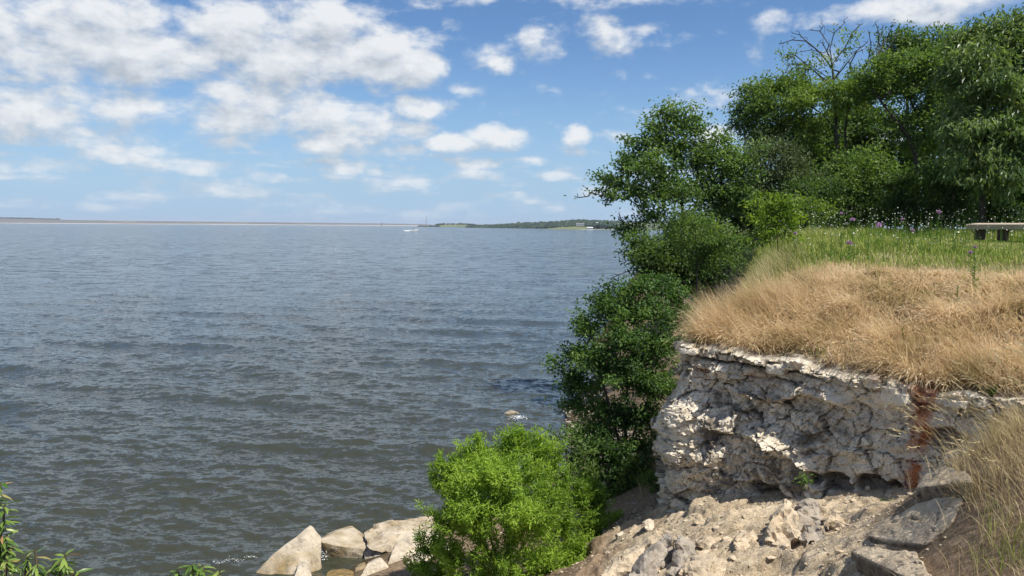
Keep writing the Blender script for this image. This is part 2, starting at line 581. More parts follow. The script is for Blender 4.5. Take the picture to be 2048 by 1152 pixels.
# ------------------------------------------------------------------ terrain functions
rim_px = [(2040, 805, 6.85), (1950, 793, 7.2), (1830, 780, 7.65), (1760, 760, 7.95), (1640, 735, 8.45), (1500, 712, 9.05), (1372, 690, 9.55)]
RIM = np.array([P(*q) for q in rim_px])
NOSE = RIM[-1]
rim_line = np.concatenate([np.array([[9.5, -6], [8.2, 1.0], [6.6, 3.8], [5.4, 5.3]]), RIM[:, :2],
                           np.array([[2.5, 10.4], [3.1, 11.9], [4.1, 14.4], [5.4, 18.0], [6.9, 24.0], [8.4, 32.0], [10, 48], [30, 130], [200, 500]])])
shore_line = np.array([[-60, -40], [-14, 2.0], [-6.5, 7.5], [-3.6, 10.4], [-2.3, 12.3], [-1.3, 13.8], [0.3, 15.3], [1.7, 18.0], [1.75, 23.0], [3.4, 28], [5.6, 38], [8, 50], [26, 132], [190, 510]])


def sdist(x, y, line, inland_right=True):
    """signed distance to a polyline; positive on its right-hand side when walking along it"""
    x, y = np.asarray(x, float), np.asarray(y, float)
    best = np.full(x.shape, 1e9)
    sign = np.ones(x.shape)
    for (ax, ay), (bx, by) in zip(line[:-1], line[1:]):
        dx, dy = bx - ax, by - ay
        t = np.clip(((x - ax) * dx + (y - ay) * dy) / (dx * dx + dy * dy), 0, 1)
        ex, ey = x - (ax + t * dx), y - (ay + t * dy)
        d = ex * ex + ey * ey
        cr = (x - ax) * dy - (y - ay) * dx
        near = d < best - 1e-9
        sign = np.where(near, np.where(cr >= 0, 1.0, -1.0), sign)
        best = np.where(near, d, best)
    return sign * np.sqrt(best)


low_pts = np.array([
    (-2.3, 12.3, .05), (-1.3, 13.8, .05), (0.3, 15.3, .05), (1.7, 18.0, .05), (1.75, 23, .05), (3.4, 28, .1), (-3.6, 10.4, .0),
    (-5.5, 12, -1.2), (-3.0, 15.5, -1.2), (0.0, 18.5, -1.0), (-0.8, 24, -1.2), (-6.5, 7.5, 0.0), (-9, 9, -1.2),
    (-0.1, 10.3, .75), (-0.9, 11.4, .5), (1.0, 12.2, .85), (1.8, 13.0, 1.0), (1.75, 10.6, 1.62), (2.3, 15, 1.2), (3.0, 18.5, 1.4), (1.0, 10.0, 1.25),
    (1.95, 9.1, 2.0), (2.5, 8.6, 2.3), (3.05, 8.1, 2.55), (3.35, 7.75, 2.68), (3.75, 7.35, 2.85),
    (1.5, 7.3, 2.18), (2.4, 6.6, 2.52), (2.9, 5.7, 2.95), (0.95, 8.6, 1.6), (0.4, 7.4, 1.5), (3.0, 6.9, 2.72),
    (3.35, 5.6, 3.5), (2.85, 4.9, 3.25), (4.1, 6.1, 3.9), (3.3, 4.0, 3.7), (3.75, 6.4, 3.5), (4.6, 5.0, 4.05), (5.0, 5.6, 4.05), (4.3, 2.5, 4.1),
    (0.8, 5.0, 2.3), (1.6, 4.2, 3.0), (0, 1.5, 3.75), (0, 0, 3.9), (-2, 2.5, 3.3), (-3, 5.5, 1.9), (-1.5, 7.5, 1.2), (3, 0, 4.0), (4, -4, 4.0), (-3, -2, 3.8), (-7, 0, 2.0), (8, -5, 4.2),
    (5, 24, 1.6), (7, 34, 1.8)])


def _tps(pts):
    X = pts[:, :2]
    n = len(X)
    r = np.linalg.norm(X[:, None] - X[None], axis=-1)
    K = np.where(r > 0, r * r * np.log(np.maximum(r, 1e-9)), 0) + np.eye(n) * 0.02
    A = np.zeros((n + 3, n + 3))
    A[:n, :n] = K
    A[:n, n] = 1
    A[:n, n + 1:] = X
    A[n:, :n] = A[:n, n:].T
    return np.linalg.solve(A, np.concatenate([pts[:, 2], [0, 0, 0]]))


_tw = _tps(low_pts)


def h_low(x, y):
    x, y = np.asarray(x, float), np.asarray(y, float)
    cx, cy = np.clip(x, -10, 9), np.clip(y, -6, 36)
    z = _tw[-3] + _tw[-2] * cx + _tw[-1] * cy
    for (px, py), w in zip(low_pts[:, :2], _tw[:-3]):
        r2 = (cx - px) ** 2 + (cy - py) ** 2
        z = z + w * 0.5 * r2 * np.log(np.maximum(r2, 1e-12))
    ds = sdist(x, y, shore_line)
    z = np.clip(z, -1.6, 4.15)
    z = np.where(ds < 0, np.minimum(z, 0.15), z)
    off = sm(-ds, 0.5, 5)
    return z * (1 - off) + (-1.6) * off - 1.5 * sm(-ds, 5, 60)


def d_front(x, y):
    return (np.asarray(x, float) - NOSE[0]) * 0.752 + (np.asarray(y, float) - NOSE[1]) * 0.659


def h_top(x, y):
    d = sdist(x, y, rim_line)
    df = d_front(x, y)
    z = 4.0 + (0.85 * sm(df, 0.1, 3.9) + 0.36 * sm(df, 3.5, 11.5)) * (0.45 + 0.55 * sm(d, 0.0, 1.7))
    return z + 0.05 * rough2(np.asarray(x, float), np.asarray(y, float), 0.55, 3) * sm(d, 0.4, 1.5)


def march(px, py, lo=3.0, hi=40.0, up_=0.0):
    """first point of the ground seen in direction px, py"""
    D_ = np.geomspace(lo, hi, 700)
    d_ = ray(px, py)
    q_ = CAM[None] + d_[None] * (D_ / d_[1])[:, None]
    below = q_[:, 2] < height(q_[:, 0], q_[:, 1], False) + up_
    return float(D_[below.argmax()]) if below.any() else hi


def ledge_cracks(x, y):
    w = np.stack([x * 1.5 + .3 * y, y * 2.3, x * 0], -1) + 0.25 * np.stack([rough2(x, y, 4, 18), rough2(x, y, 4, 19), x * 0], -1)
    e, c, t = plates(w, 31)
    e2, c2, t2 = plates(w * 2.7, 33)
    op = np.clip(.5 + 1.2 * rough2(x, y, 1.7, 20), 0, 1)
    return (1 - sm(e, 0, .07)) * op, (1 - sm(e2, 0, .09)) * op * .6, (c - .5) * sm(e, 0, .16), t * sm(e, 0, .16)


def height(x, y, detail=True):
    x, y = np.asarray(x, float), np.asarray(y, float)
    d = sdist(x, y, rim_line)
    back = sm(y, 9.7, 10.5)
    k = sm(d, 0.22, 0.5) * (1 - back) + sm(d, -0.3, 0.7) * back
    z = h_low(x, y) * (1 - k) + h_top(x, y) * k
    if detail:
        z = z + 0.02 * rough2(x, y, 3.0, 5) + 0.008 * rough2(x, y, 14.0, 6)
        # broken bedrock of the ledge under the cliff
        lm = sm(d, 0.0, -0.25) * sm(y, 10.6, 9.8) * sm(x, 0.2, 0.8) * sm(h_low(x, y), 3.15, 2.8) * sm(y, 4.6, 5.2)
        p3 = np.stack([x * 2.6, y * 2.6, x * 0 + 2.2], -1)
        p3 = p3 + 0.35 * np.stack([rough2(x, y, 3, 8), rough2(x, y, 3, 9), x * 0], -1)
        f1, f2, c = worley(p3, 3)
        cr = sm(f2 - f1, 0.0, 0.16)
        e2, c2, t2 = plates(np.stack([x * 7.0 + y * 2, y * 7.0, x * 0], -1) + 0.3 * np.stack([rough2(x, y, 9, 13), rough2(x, y, 9, 14), x * 0], -1), 21)
        k1_, k2_, kc_, kt_ = ledge_cracks(x, y)
        z = z + lm * (0.17 * kc_ + 0.13 * kt_ - .04 * k1_ - .02 * k2_) * (.35 + .65 * sm(x, 3.2, 2.3))
        lm = lm * (0.22 + 0.75 * sm(rough2(x, y, 1.1, 15), -.1, .35) + 0.5 * sm(x, 2.7, 2.0))
        z = z + lm * ((c - 0.55) * 0.045 * cr - 0.015 * (1 - cr) + 0.016 * (c2 - .5) + 0.018 * t2 + 0.022 * fbm(np.stack([x * 2.2 + y * 1.5, (y * 1.0 - x * .6) * 9, x * 0 + 4], -1), 4, 17, ridged=True) - 0.02 * (1 - sm(e2, 0, .12)) + 0.035 * np.abs(rough2(x, y, 5.0, 12, 4)) + .010 * rough2(x, y, 30, 16, 2))
    return z


def axis(*segs):
    out = []
    for a, b_, h in segs:
        n = max(1, int(round((b_ - a) / h)))
        out.append(np.linspace(a, b_, n, endpoint=False))
    out.append([segs[-1][1]])
    return np.concatenate(out)


gx = np.concatenate([-np.geomspace(9000, 9, 24), axis((-8, 0.8, 0.12), (0.8, 4.3, 0.021), (4.3, 13, 0.13), (13, 24, 0.4)), np.geomspace(27, 9000, 22)])
gy = np.concatenate([-np.geomspace(600, 3, 10), axis((-2, 5.2, 0.3), (5.2, 9.8, 0.021), (9.8, 25, 0.12), (25, 45, 0.5)), np.geomspace(52, 700, 14)])
X, Y = np.meshgrid(gx, gy)
Z = height(X, Y)
D_RIM = sdist(X, Y, rim_line)
DS = sdist(X, Y, shore_line)
D_F = d_front(X, Y)
green = sm(D_F + 1.6 * rough2(X, Y, 0.45, 21) + .5 * rough2(X, Y, 2.0, 22), 3.9, 5.8) * sm(D_RIM, -.3, .6)
soil = sm(D_F, 3.2, 4.2) * (1 - green) * sm(D_RIM, 0, .5)
rocky = sm(D_RIM, 0.4, -0.1) * sm(Y, 10.0, 9.3) * sm(h_low(X, Y), 3.2, 2.75) * sm(X + .3 * rough2(X, Y, 2.5, 23), 0.9, 1.5)
wet = sm(Z, 0.35, 0.0)
kk = ledge_cracks(X, Y)
lcrack = np.clip(np.maximum(kk[0], kk[1]), 0, 1) * rocky

m_, b = new_mat('ground')
co = b.node('ShaderNodeTexCoord').outputs['Object']
n1 = b.noise(co, 1.8, 5, 0.6)
n2 = b.noise(co, 16.0, 5, 0.7)
n3 = b.noise(co, 70.0, 3, 0.7)
A = lambda k: b.node('ShaderNodeAttribute', attribute_name=k).outputs['Fac']
dirt = b.ramp(n2, [(0.3, (0.11, 0.075, 0.045)), (0.5, (0.21, 0.15, 0.095)), (0.72, (0.34, 0.25, 0.165))])
soilc = b.ramp(n2, [(0.3, (0.26, 0.175, 0.095)), (0.6, (0.42, 0.30, 0.18)), (0.8, (0.50, 0.38, 0.25))])
grn = b.ramp(n2, [(0.3, (0.06, 0.075, 0.02)), (0.7, (0.15, 0.17, 0.05))])
rk = b.ramp(b.math('ADD', b.math('MULTIPLY', n1, 0.55), b.math('MULTIPLY', n2, 0.5)), [(0.36, (0.26, 0.195, 0.12)), (0.5, (0.45, 0.355, 0.235)), (0.62, (0.58, 0.48, 0.34))])
rk = b.mix(b.math('MULTIPLY', b.ss(n3, 0.50, 0.64), 0.75), rk, (0.15, 0.105, 0.065))
rk = b.mix(b.math('MULTIPLY', b.ss(b.noise(co, 34.0, 4, 0.75), 0.56, 0.66), 0.8), rk, (0.62, 0.53, 0.40))
c = b.mix(A('soil'), dirt, soilc)
c = b.mix(A('green'), c, grn)
c = b.mix(A('rocky'), c, rk)
c = b.mix(b.math('MULTIPLY', A('lcrack'), 0.85), c, (0.035, 0.026, 0.018))
c = b.mix(A('wet'), c, (0.055, 0.042, 0.022))
M['ground'] = finish(m_, b, princ(b, c, 0.95, 0.1, bump(b, b.math('ADD', n2, b.math('MULTIPLY', n3, 0.5)), 0.6, 0.03)))
ground = add('ground', np.stack([X, Y, Z], -1).reshape(-1, 3), grid_faces(len(gy), len(gx)), M['ground'], smooth=True,
             attrs={'green': green, 'soil': soil, 'rocky': rocky, 'wet': wet, 'lcrack': lcrack}, kind='structure')

# ------------------------------------------------------------------ the lake
m_, b = new_mat('lake_water')
co = b.node('ShaderNodeTexCoord').outputs['Object']
wA = b.noise(b.vmath('MULTIPLY', co, (0.50, 1.1, 1.0)), 1.0, 3, 0.55, 0.4, col=True)
wB = b.noise(b.vmath('MULTIPLY', co, (2.4, 5.0, 1.0)), 1.0, 4, 0.65, 0.3, col=True)
wD = b.noise(b.vmath('MULTIPLY', co, (7.5, 13.0, 1.0)), 1.0, 3, 0.65, 0.3, col=True)
wC = b.noise(b.vmath('MULTIPLY', co, (0.012, 0.05, 1.0)), 1.0, 4, 0.6, 0.5)
gust = b.ss(wC, 0.32, 0.68, 0.7, 1.3)
dist_ = b.vmath('LENGTH', co)
farw = b.ss(dist_, 25.0, 120.0)                       # beyond this the mesh carries no waves of its own
sl_a = b.vmath('SCALE', b.vmath('MULTIPLY', b.vmath('SUBTRACT', wA, (0.5, 0.5, 0.5)), (0.75, 1.5, 0.0)), None)
b.l.new(b.math('MULTIPLY', farw, gust), sl_a.node.inputs['Scale'])
sl_b = b.vmath('SCALE', b.vmath('MULTIPLY', b.vmath('SUBTRACT', wB, (0.5, 0.5, 0.5)), (0.85, 1.35, 0.0)), None)
b.l.new(gust, sl_b.node.inputs['Scale'])
geo = b.node('ShaderNodeNewGeometry')
nrm = b.vmath('NORMALIZE', b.vmath('ADD', geo.outputs['Normal'], b.vmath('ADD', b.vmath('ADD', sl_a, sl_b), b.vmath('MULTIPLY', b.vmath('SUBTRACT', wD, (0.5, 0.5, 0.5)), (0.6, 0.95, 0.0)))))
murk = b.mix(b.ss(dist_, 12.0, 45.0), b.mix(wC, (0.026, 0.031, 0.022), (0.050, 0.050, 0.031)), b.mix(wC, (0.034, 0.046, 0.048), (0.052, 0.062, 0.058)))
p = b.node('ShaderNodeBsdfPrincipled')
b.l.new(murk, p.inputs['Base Color'])
p.inputs['Roughness'].default_value = 0.09
p.inputs['IOR'].default_value = 1.333
p.inputs['Specular IOR Level'].default_value = 0.5
b.l.new(nrm, p.inputs['Normal'])
M['water'] = finish(m_, b, p.outputs[0])

ang = np.linspace(R(-52), R(24), 640)
nr = 520
depr = np.linspace(math.atan(5.5 / 7.0), math.atan(5.5 / 900.0), nr - 26)
rad = np.concatenate([5.5 / np.tan(depr), np.geomspace(1000, 14000, 26)])
RR, AA = np.meshgrid(rad, ang, indexing='ij')
WX, WY = RR * np.sin(AA), RR * np.cos(AA)
dr = np.gradient(rad)[:, None]
wz = np.zeros_like(WX)
wr = np.random.default_rng(5)
for k in range(42):
    lam = 0.24 * (5.5 / 0.24) ** (k / 41.0)
    th = R(-98) + wr.normal() * 0.5
    if k > 30:
        th = R(-100) + wr.normal() * 0.22
    kx, ky = math.cos(th) * 2 * math.pi / lam, math.sin(th) * 2 * math.pi / lam
    amp = 0.0062 * lam ** 0.62 * (0.6 + 0.8 * wr.random())
    ph = WX * kx + WY * ky + wr.random() * 6.28
    s = np.sin(ph)
    s = s + 0.25 * np.cos(2 * ph)
    wz += amp * s * sm(lam / (dr + 1e-6), 1.8, 4.0)
gustf = 0.75 + 0.5 * (0.5 + 0.9 * rough2(WX, WY, 0.06, 31))
wz *= np.clip(gustf, 0.4, 1.5)
calm = sm(sdist(WX, WY, shore_line), 1.0, -6.0)
wz *= 0.45 + 0.55 * calm
add('lake_water', np.stack([WX, WY, wz], -1).reshape(-1, 3), grid_faces(nr, 640)[:, ::-1], M['water'], smooth=True, kind='structure')


# ------------------------------------------------------------------ the limestone cliff
path = np.concatenate([np.array([[4.95, 6.0]]), RIM[:, :2], np.array([[2.16, 9.82], [2.45, 10.4], [3.05, 11.7]])])
pz = np.concatenate([[4.0], RIM[:, 2], [RIM[-1, 2] - 0.05, RIM[-1, 2] - .4, RIM[-1, 2] - 0.9]])
seg = np.concatenate([[0], np.cumsum(np.linalg.norm(np.diff(path, axis=0), axis=1))])
S_NOSE = seg[len(RIM)]
NS, NT, NCAP = 520, 235, 22
s = np.concatenate([np.linspace(0, S_NOSE + 0.5, NS - 40, endpoint=False), np.linspace(S_NOSE + 0.5, seg[-1], 40)])
cx, cy, cz = (np.interp(s, seg, v) for v in (path[:, 0], path[:, 1], pz))
ker = np.ones(15) / 15


def smooth1(v):
    return np.convolve(np.pad(v, 7, mode='edge'), ker, 'valid')


cx, cy = smooth1(cx), smooth1(cy)
tx, ty = np.gradient(cx, s), np.gradient(cy, s)
tl = np.hypot(tx, ty)
nx, ny = smooth1(-ty / tl), smooth1(tx / tl)     # outward = left of travel (towards the lake / the ledge)
s_of = lambda px: np.interp(px, [q[0] for q in rim_px][::-1], seg[1:len(RIM) + 1][::-1])
rimy = lambda px: np.interp(px, [q[0] for q in rim_px][::-1], [q[1] for q in rim_px][::-1])
rimd = lambda px: np.interp(px, [q[0] for q in rim_px][::-1], [q[2] for q in rim_px][::-1])


def wf(px, py):
    return s_of(px), (py - rimy(px)) / F * rimd(px)


dz = np.linspace(0, 1, NT) ** 1.0 * 2.75
SS, ZZ = np.meshgrid(s, dz)
# macro profile
nose_w = sm(SS, S_NOSE - 0.75, S_NOSE - 0.05)
prof = np.interp(dz, [0, .12, .3, .6, .95, 1.25, 1.6, 2.2, 2.75], [-.10, -.09, -.03, .06, .26, .27, .13, .02, -.04])[:, None]
off = nose_w * prof
mid_p = np.interp(dz, [0, .1, .25, .5, .9, 1.3, 1.8, 2.75], [0.03, .03, -.03, -.04, .02, .06, .02, -.1])[:, None]
off = off + (1 - nose_w) * mid_p + 0.115 * ZZ * (0.45 + 0.55 * (1 - nose_w))      # the face leans back a little


def ridge(pts, amp, w_up, w_dn):
    q = np.array([wf(*p_) for p_ in pts])
    q = q[np.argsort(q[:, 0])]
    zc = np.interp(SS, q[:, 0], q[:, 1]) + 0.05 * rough2(SS, ZZ, 4, 41)
    e = sm(SS, q[0, 0] - 0.15, q[0, 0] + 0.1) * sm(SS, q[-1, 0] + 0.15, q[-1, 0] - 0.1)
    d_ = ZZ - zc
    return amp * e * np.where(d_ < 0, np.exp(-(d_ / w_up) ** 2), np.exp(-(d_ / w_dn) ** 2))


off = off + ridge([(1440, 850), (1530, 872), (1600, 905), (1650, 940)], 0.12, 0.11, 0.04)
off = off + ridge([(1480, 780), (1560, 800), (1620, 785), (1700, 808)], 0.11, 0.12, 0.03)
off = off + ridge([(1375, 735), (1420, 738), (1480, 752), (1510, 745)], 0.09, 0.10, 0.03)
off = off + ridge([(1700, 800), (1770, 812), (1830, 822)], 0.05, 0.15, 0.03)
off = off + ridge([(1380, 830), (1450, 835), (1500, 846)], 0.05, 0.08, 0.03)
off = off + ridge([(1700, 905), (1780, 890), (1840, 900)], 0.04, 0.1, 0.03)
off = off + ridge([(1330, 910), (1400, 925), (1470, 915)], 0.06, 0.1, 0.03)
P3 = np.stack([SS, ZZ, 0 * SS + 1.7], -1)
big = fbm(P3 * np.array([1.3, 1.6, 1]), 4, 51)
roughz = np.clip(0.55 + 0.45 * sm(SS, s_of(1760), s_of(1560)) + 0.5 * rough2(SS, ZZ, 1.1, 55), 0.15, 1.3)
off = off + 0.085 * big * (0.5 + roughz)
# fracture plates at three sizes
wp = P3 + 0.06 * np.stack([rough2(SS, ZZ, 5, 61), rough2(SS, ZZ, 5, 62), 0 * SS], -1) + 0.02 * np.stack([rough2(SS, ZZ, 22, 63), rough2(SS, ZZ, 22, 64), 0 * SS], -1)
eA, ca, tA = plates(wp * np.array([2.6, 3.9, 1.0]), 5)
eB, cb_, tB = plates(wp * np.array([6.5, 9.5, 1.0]), 8)
eC, ck, tC = plates(wp * np.array([17.0, 24.0, 1.0]), 9)
thin = 0.5 + 0.9 * np.clip(rough2(SS, ZZ, 2.2, 65), -.4, .6)          # joints open and close along their length
crA = 1 - sm(eA, 0.0, 0.045 * (0.5 + thin))
crB = (1 - sm(eB, 0.0, 0.075 * thin)) * sm(thin, .2, .45)
crC = (1 - sm(eC, 0.0, 0.14)) * sm(roughz, .4, .9)
off = off + (ca - 0.5) * 0.085 * (.4 + .6 * roughz) + tA * 0.065 * (.4 + roughz)
off = off + (cb_ - 0.5) * 0.040 * (.3 + roughz) + tB * 0.045 * (.25 + roughz) + (ck - .5) * 0.034 * roughz + tC * .026 * roughz
off = off - 0.022 * crA - 0.012 * crB - 0.005 * crC * roughz
off = off + 0.026 * roughz * fbm(P3 * 9.0, 4, 71, ridged=True) + 0.016 * fbm(P3 * 40.0, 3, 75)
# hollows worn along the foot
hol = np.zeros_like(SS)
for px, py, rs, rz_, a_ in [(1700, 968, .18, .10, .30), (1770, 975, .2, .12, .34), (1815, 985, .1, .12, .3), (1470, 1035, .4, .13, .38), (1560, 985, .25, .12, .2), (1655, 955, .1, .08, .2), (1900, 880, .2, .12, .2), (1600, 1010, .3, .15, .3)]:
    s_, z_ = wf(px, py)
    q = ((SS - s_) / rs) ** 2 + ((ZZ - z_) / rz_) ** 2
    hol += a_ * sm(1.25 + 0.5 * rough2(SS, ZZ, 7, 81) - q, 0.0, 0.8)
off = off - 0.5 * hol
# bedded cap along the top: two thin courses with a dark joint between
lw = sm(SS, s_of(1700), s_of(1600))
joint = 0.11 + 0.06 * rough2(SS, ZZ * 0, 1.3, 91) + 0.025 * rough2(SS, ZZ * 0, 7, 92)
j2 = joint + 0.13 + 0.06 * rough2(SS, ZZ * 0, 2.1, 93)
blk = plates(np.stack([SS * 2.3, ZZ * 0 + .5, SS * 0], -1), 14)
off = off - 0.11 * np.exp(-((ZZ - joint) / 0.018) ** 2) * (0.25 + 0.75 * lw)
off = off + sm(joint - ZZ, 0.0, 0.015) * (0.03 + 0.10 * (blk[1] - 0.35) * (.4 + lw) - 0.05 * (1 - sm(blk[0], 0, .06)))
off = off - 0.05 * np.exp(-((ZZ - j2) / 0.014) ** 2) * lw
topjag = 0.09 * rough2(SS, ZZ * 0, 1.4, 94, 2) + 0.05 * rough2(SS, ZZ * 0, 3.0, 95, 4) + 0.06 * (blk[1] - 0.5) + 0.02 * rough2(SS, ZZ * 0, 19.0, 96, 3)
vx = cx[None] + nx[None] * off
vy = cy[None] + ny[None] * off
vz = cz[None] - ZZ + topjag * np.exp(-ZZ / 0.15)
# cap running back under the turf
cap_d = np.linspace(0.85, 0.0, NCAP, endpoint=False)
CD, CS = np.meshgrid(cap_d, s, indexing='ij')
cap_off = off[0][None] * np.exp(-CD / 0.25)
qx = cx[None] - nx[None] * (CD - cap_off)
qy = cy[None] - ny[None] * (CD - cap_off)
cw = worley(np.stack([CS * 4.0, CD * 6.0, CS * 0 + 5], -1), 6)
qz = cz[None] + 0.02 + 0.10 * CD + topjag[0][None] * np.exp(-CD / 0.22) + 0.05 * (cw[2] - 0.5) * sm(CD, 0, .05) + 0.03 * rough2(CS, CD, 8, 97, 4) * sm(CD, 0, .06) - 0.3 * sm(CD, 0.7, 0.85)
VX, VY, VZ = (np.concatenate([q_, w_]) for q_, w_ in ((qx, vx), (qy, vy), (qz, vz)))
dirt_m = np.clip(0.95 * crA + 0.8 * crB + 0.35 * crC * roughz + 0.8 * np.exp(-((ZZ - joint) / 0.016) ** 2) * lw, 0, 1)
lich = sm(fbm(P3 * np.array([2.6, 3.6, 1]), 6, 101, 0.68), 0.0, 0.26) * (0.35 + 0.5 * sm(SS, s_of(1850), s_of(1600))) * sm(ZZ, 0.15, 0.55)
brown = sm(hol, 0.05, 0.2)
crack_dark = np.clip(np.maximum(np.maximum(dirt_m, lich * 0.92), brown * 0.75), 0, 1)
rust = np.zeros_like(SS)
edge = 0.05 * rough2(SS, ZZ, 6, 111) + 0.02 * rough2(SS, ZZ, 25, 112)
for (pa, pb, ya, yb, a_) in [(1826, 1886, 778, 802, 1.0), (1826, 1874, 790, 890, 1.0), (1826, 1868, 925, 1010, .95), (1750, 1768, 750, 778, .6), (1500, 1560, 745, 762, .35), (1395, 1430, 735, 752, .4)]:
    sa, za = wf(pa, ya)
    sb, zb = wf(pb, yb)
    lo, hi = min(sa, sb), max(sa, sb)
    zt, zb_ = wf((pa + pb) / 2, ya)[1], wf((pa + pb) / 2, yb)[1]
    mk = sm(SS + edge * .8, lo - .03, lo + .07) * sm(SS + edge * 1.4, hi + .05, hi - .08) * sm(ZZ + edge, zt - .05, zt + .04) * sm(ZZ + edge * 2.2, zb_ + .12, zb_ - .08)
    rust = np.maximum(rust, a_ * mk)
rust *= np.clip(0.8 + 0.9 * rough2(SS * 2.2, ZZ * .7, 5, 121, 4), 0.15, 1)
zpad = np.zeros((NCAP, NS))
capr = np.repeat(rust[:1], NCAP, 0) * np.exp(-CD / 0.12)
cliff = add('limestone_cliff', np.stack([VX, VY, VZ], -1).reshape(-1, 3), grid_faces(NT + NCAP, NS), M['lime'], smooth=False,
            attrs={'crack_dark': np.concatenate([np.clip(sm(CD, -.03, .09) * (.65 + .6 * rough2(CS, CD, 9, 99, 4)) + .6 * sm(rough2(CS, CD, 5, 98, 4), .05, .3), 0, .9), crack_dark]), 'rust': np.concatenate([capr, rust])}, origin=(float(RIM[3, 0]), float(RIM[3, 1]), 2.4))
tag(cliff, 'fractured white and grey limestone cliff face with a rust streak under the dry grass', 'cliff')


# ------------------------------------------------------------------ rocks
GR = 'loose rocks on the ledge'
GT = 'tilted rock strata below the cliff nose'


def hull_rock(name, pts, mat, label=None, cat='rock', group=None, seed=0, h=0.05, amp=0.03, freq=6.0, facet=0.0, fine=0.01, attr=None):
    pts = np.asarray(pts, float)
    c0 = pts.mean(0)
    if group in (GR, GT):
        pts = pts - np.array([0, 0, 0.22 * (pts[:, 2].max() - pts[:, 2].min())])
        c0 = pts.mean(0)
    bm = bmesh.new()
    for p_ in pts:
        bm.verts.new(p_ - c0)
    bmesh.ops.convex_hull(bm, input=bm.verts)
    for v in [v for v in bm.verts if not v.link_faces]:
        bm.verts.remove(v)
    for _ in range(7):
        long_ = [e for e in bm.edges if e.calc_length() > h * 1.8]
        if not long_:
            break
        bmesh.ops.subdivide_edges(bm, edges=long_, cuts=1, use_grid_fill=False)
        bmesh.ops.triangulate(bm, faces=bm.faces)
        if facet and group in (GR, GT):
            bmesh.ops.beautify_fill(bm, faces=bm.faces, edges=bm.edges, method='ANGLE')
    bmesh.ops.smooth_vert(bm, verts=bm.verts, factor=0.35, use_axis_x=True, use_axis_y=True, use_axis_z=True)
    bmesh.ops.recalc_face_normals(bm, faces=bm.faces)
    bm.normal_update()
    co_ = np.array([v.co[:] for v in bm.verts])
    no = np.array([v.normal[:] for v in bm.verts])
    fa = np.array([[v.index for v in f.verts] for f in bm.faces])
    bm.free()
    q = co_ + seed * 7.31
    d = amp * fbm(q * freq * 0.35, 4, seed % 40 + 3) * 1.3 + amp * 0.5 * fbm(q * freq, 4, seed % 40 + 9, ridged=True) + fine * fbm(q * 30, 3, 7)
    if facet:
        f1_, f2_, c_ = worley(q * freq * 0.5, seed % 30)
        d = d + facet * (c_ - 0.5) - facet * 0.8 * (1 - sm(f2_ - f1_, 0, 0.12))
    co_ = co_ + no * d[:, None]
    at = {'crack_dark': np.zeros(len(co_)), 'rust': np.zeros(len(co_))}
    if attr is not None:
        at.update(attr(co_ + c0, no))
    ee, cc_, tt_ = plates(np.stack([q[:, 0] * freq * .45 + q[:, 2] * 1.1, q[:, 1] * freq * .45 + q[:, 2] * freq * .4, q[:, 2] * 0], -1) + .3 * np.stack([fbm(q * 5, 2, 4), fbm(q * 5, 2, 6), q[:, 0] * 0], -1), seed % 50)
    ck_ = (1 - sm(ee, 0, .05)) * sm(fbm(q * 2.2, 2, 8), -.05, .2)
    co_ = co_ - no * (ck_ * min(.014, amp * .5))[:, None]
    at['crack_dark'] = np.maximum(at['crack_dark'], .8 * ck_)
    o = add(name, co_ + c0, fa, mat, smooth=False, origin=c0, attrs=at)
    return tag(o, label, cat, group)


def outline(pl, D, thick, shrink=0.85, lift=0.0, tilt=0.0):
    """front face points given by direction and depth, then a smaller back face"""
    fr = np.array([P(q[0], q[1], D + (q[2] if len(q) > 2 else 0.0)) for q in pl])
    c0 = fr.mean(0)
    bk = c0 + (fr - c0) * shrink + np.array([c0[0] / c0[1] * thick, thick, lift])
    return np.concatenate([fr, bk])


def base_d(pl, lift=0.0):
    k = max(range(len(pl)), key=lambda i_: pl[i_][1])
    return march(sum(q[0] for q in pl) / len(pl), pl[k][1] - 2)


def wetband(co_, no):
    return {'rust': 0.75 * sm(co_[:, 2] + .15 * fbm(co_ * 3, 2, 9), 0.36, 0.16) * np.clip(0.6 + 1.2 * fbm(co_ * 5, 3, 4), 0, 1)}


GB = 'limestone boulders at the water edge'
hull_rock('boulder', np.concatenate([outline([(495, 1165, -.3), (560, 1098, 0), (622, 1050, .25), (640, 1075, .3), (638, 1110, .1), (640, 1185, -.2), (560, 1200, -.5)], 12.0, 0.55, .8, -0.25)]), M['boulder'],
          'large pointed pale boulder slab leaning up beside the lake, leftmost of the shore rocks', 'boulder', GB, 3, 0.05, 0.045, 5, attr=wetband)
hull_rock('boulder', outline([(640, 1080, .1), (668, 1066, .5), (707, 1055, .8), (728, 1068, .7), (732, 1098, .05), (690, 1094, 0), (645, 1085, 0), (652, 1118, .05), (700, 1130, 0), (728, 1118, .05)], 12.4, 0.6, .8, -.15), M['boulder'],
          'flat topped cream boulder with yellow stained wet foot above the tide pool', 'boulder', GB, 5, 0.05, 0.03, 5, attr=wetband)
hull_rock('boulder', outline([(726, 1064, .6), (775, 1044, 1.2), (870, 1034, 1.8), (900, 1040, 1.5), (880, 1070, .5), (790, 1112, 0), (740, 1098, 0), (728, 1085, .2)], 12.3, 0.9, .8, -.3), M['boulder'],
          'long grey pitted boulder running back behind the willow bush', 'boulder', GB, 8, 0.05, 0.05, 7, 0.05, attr=wetband)
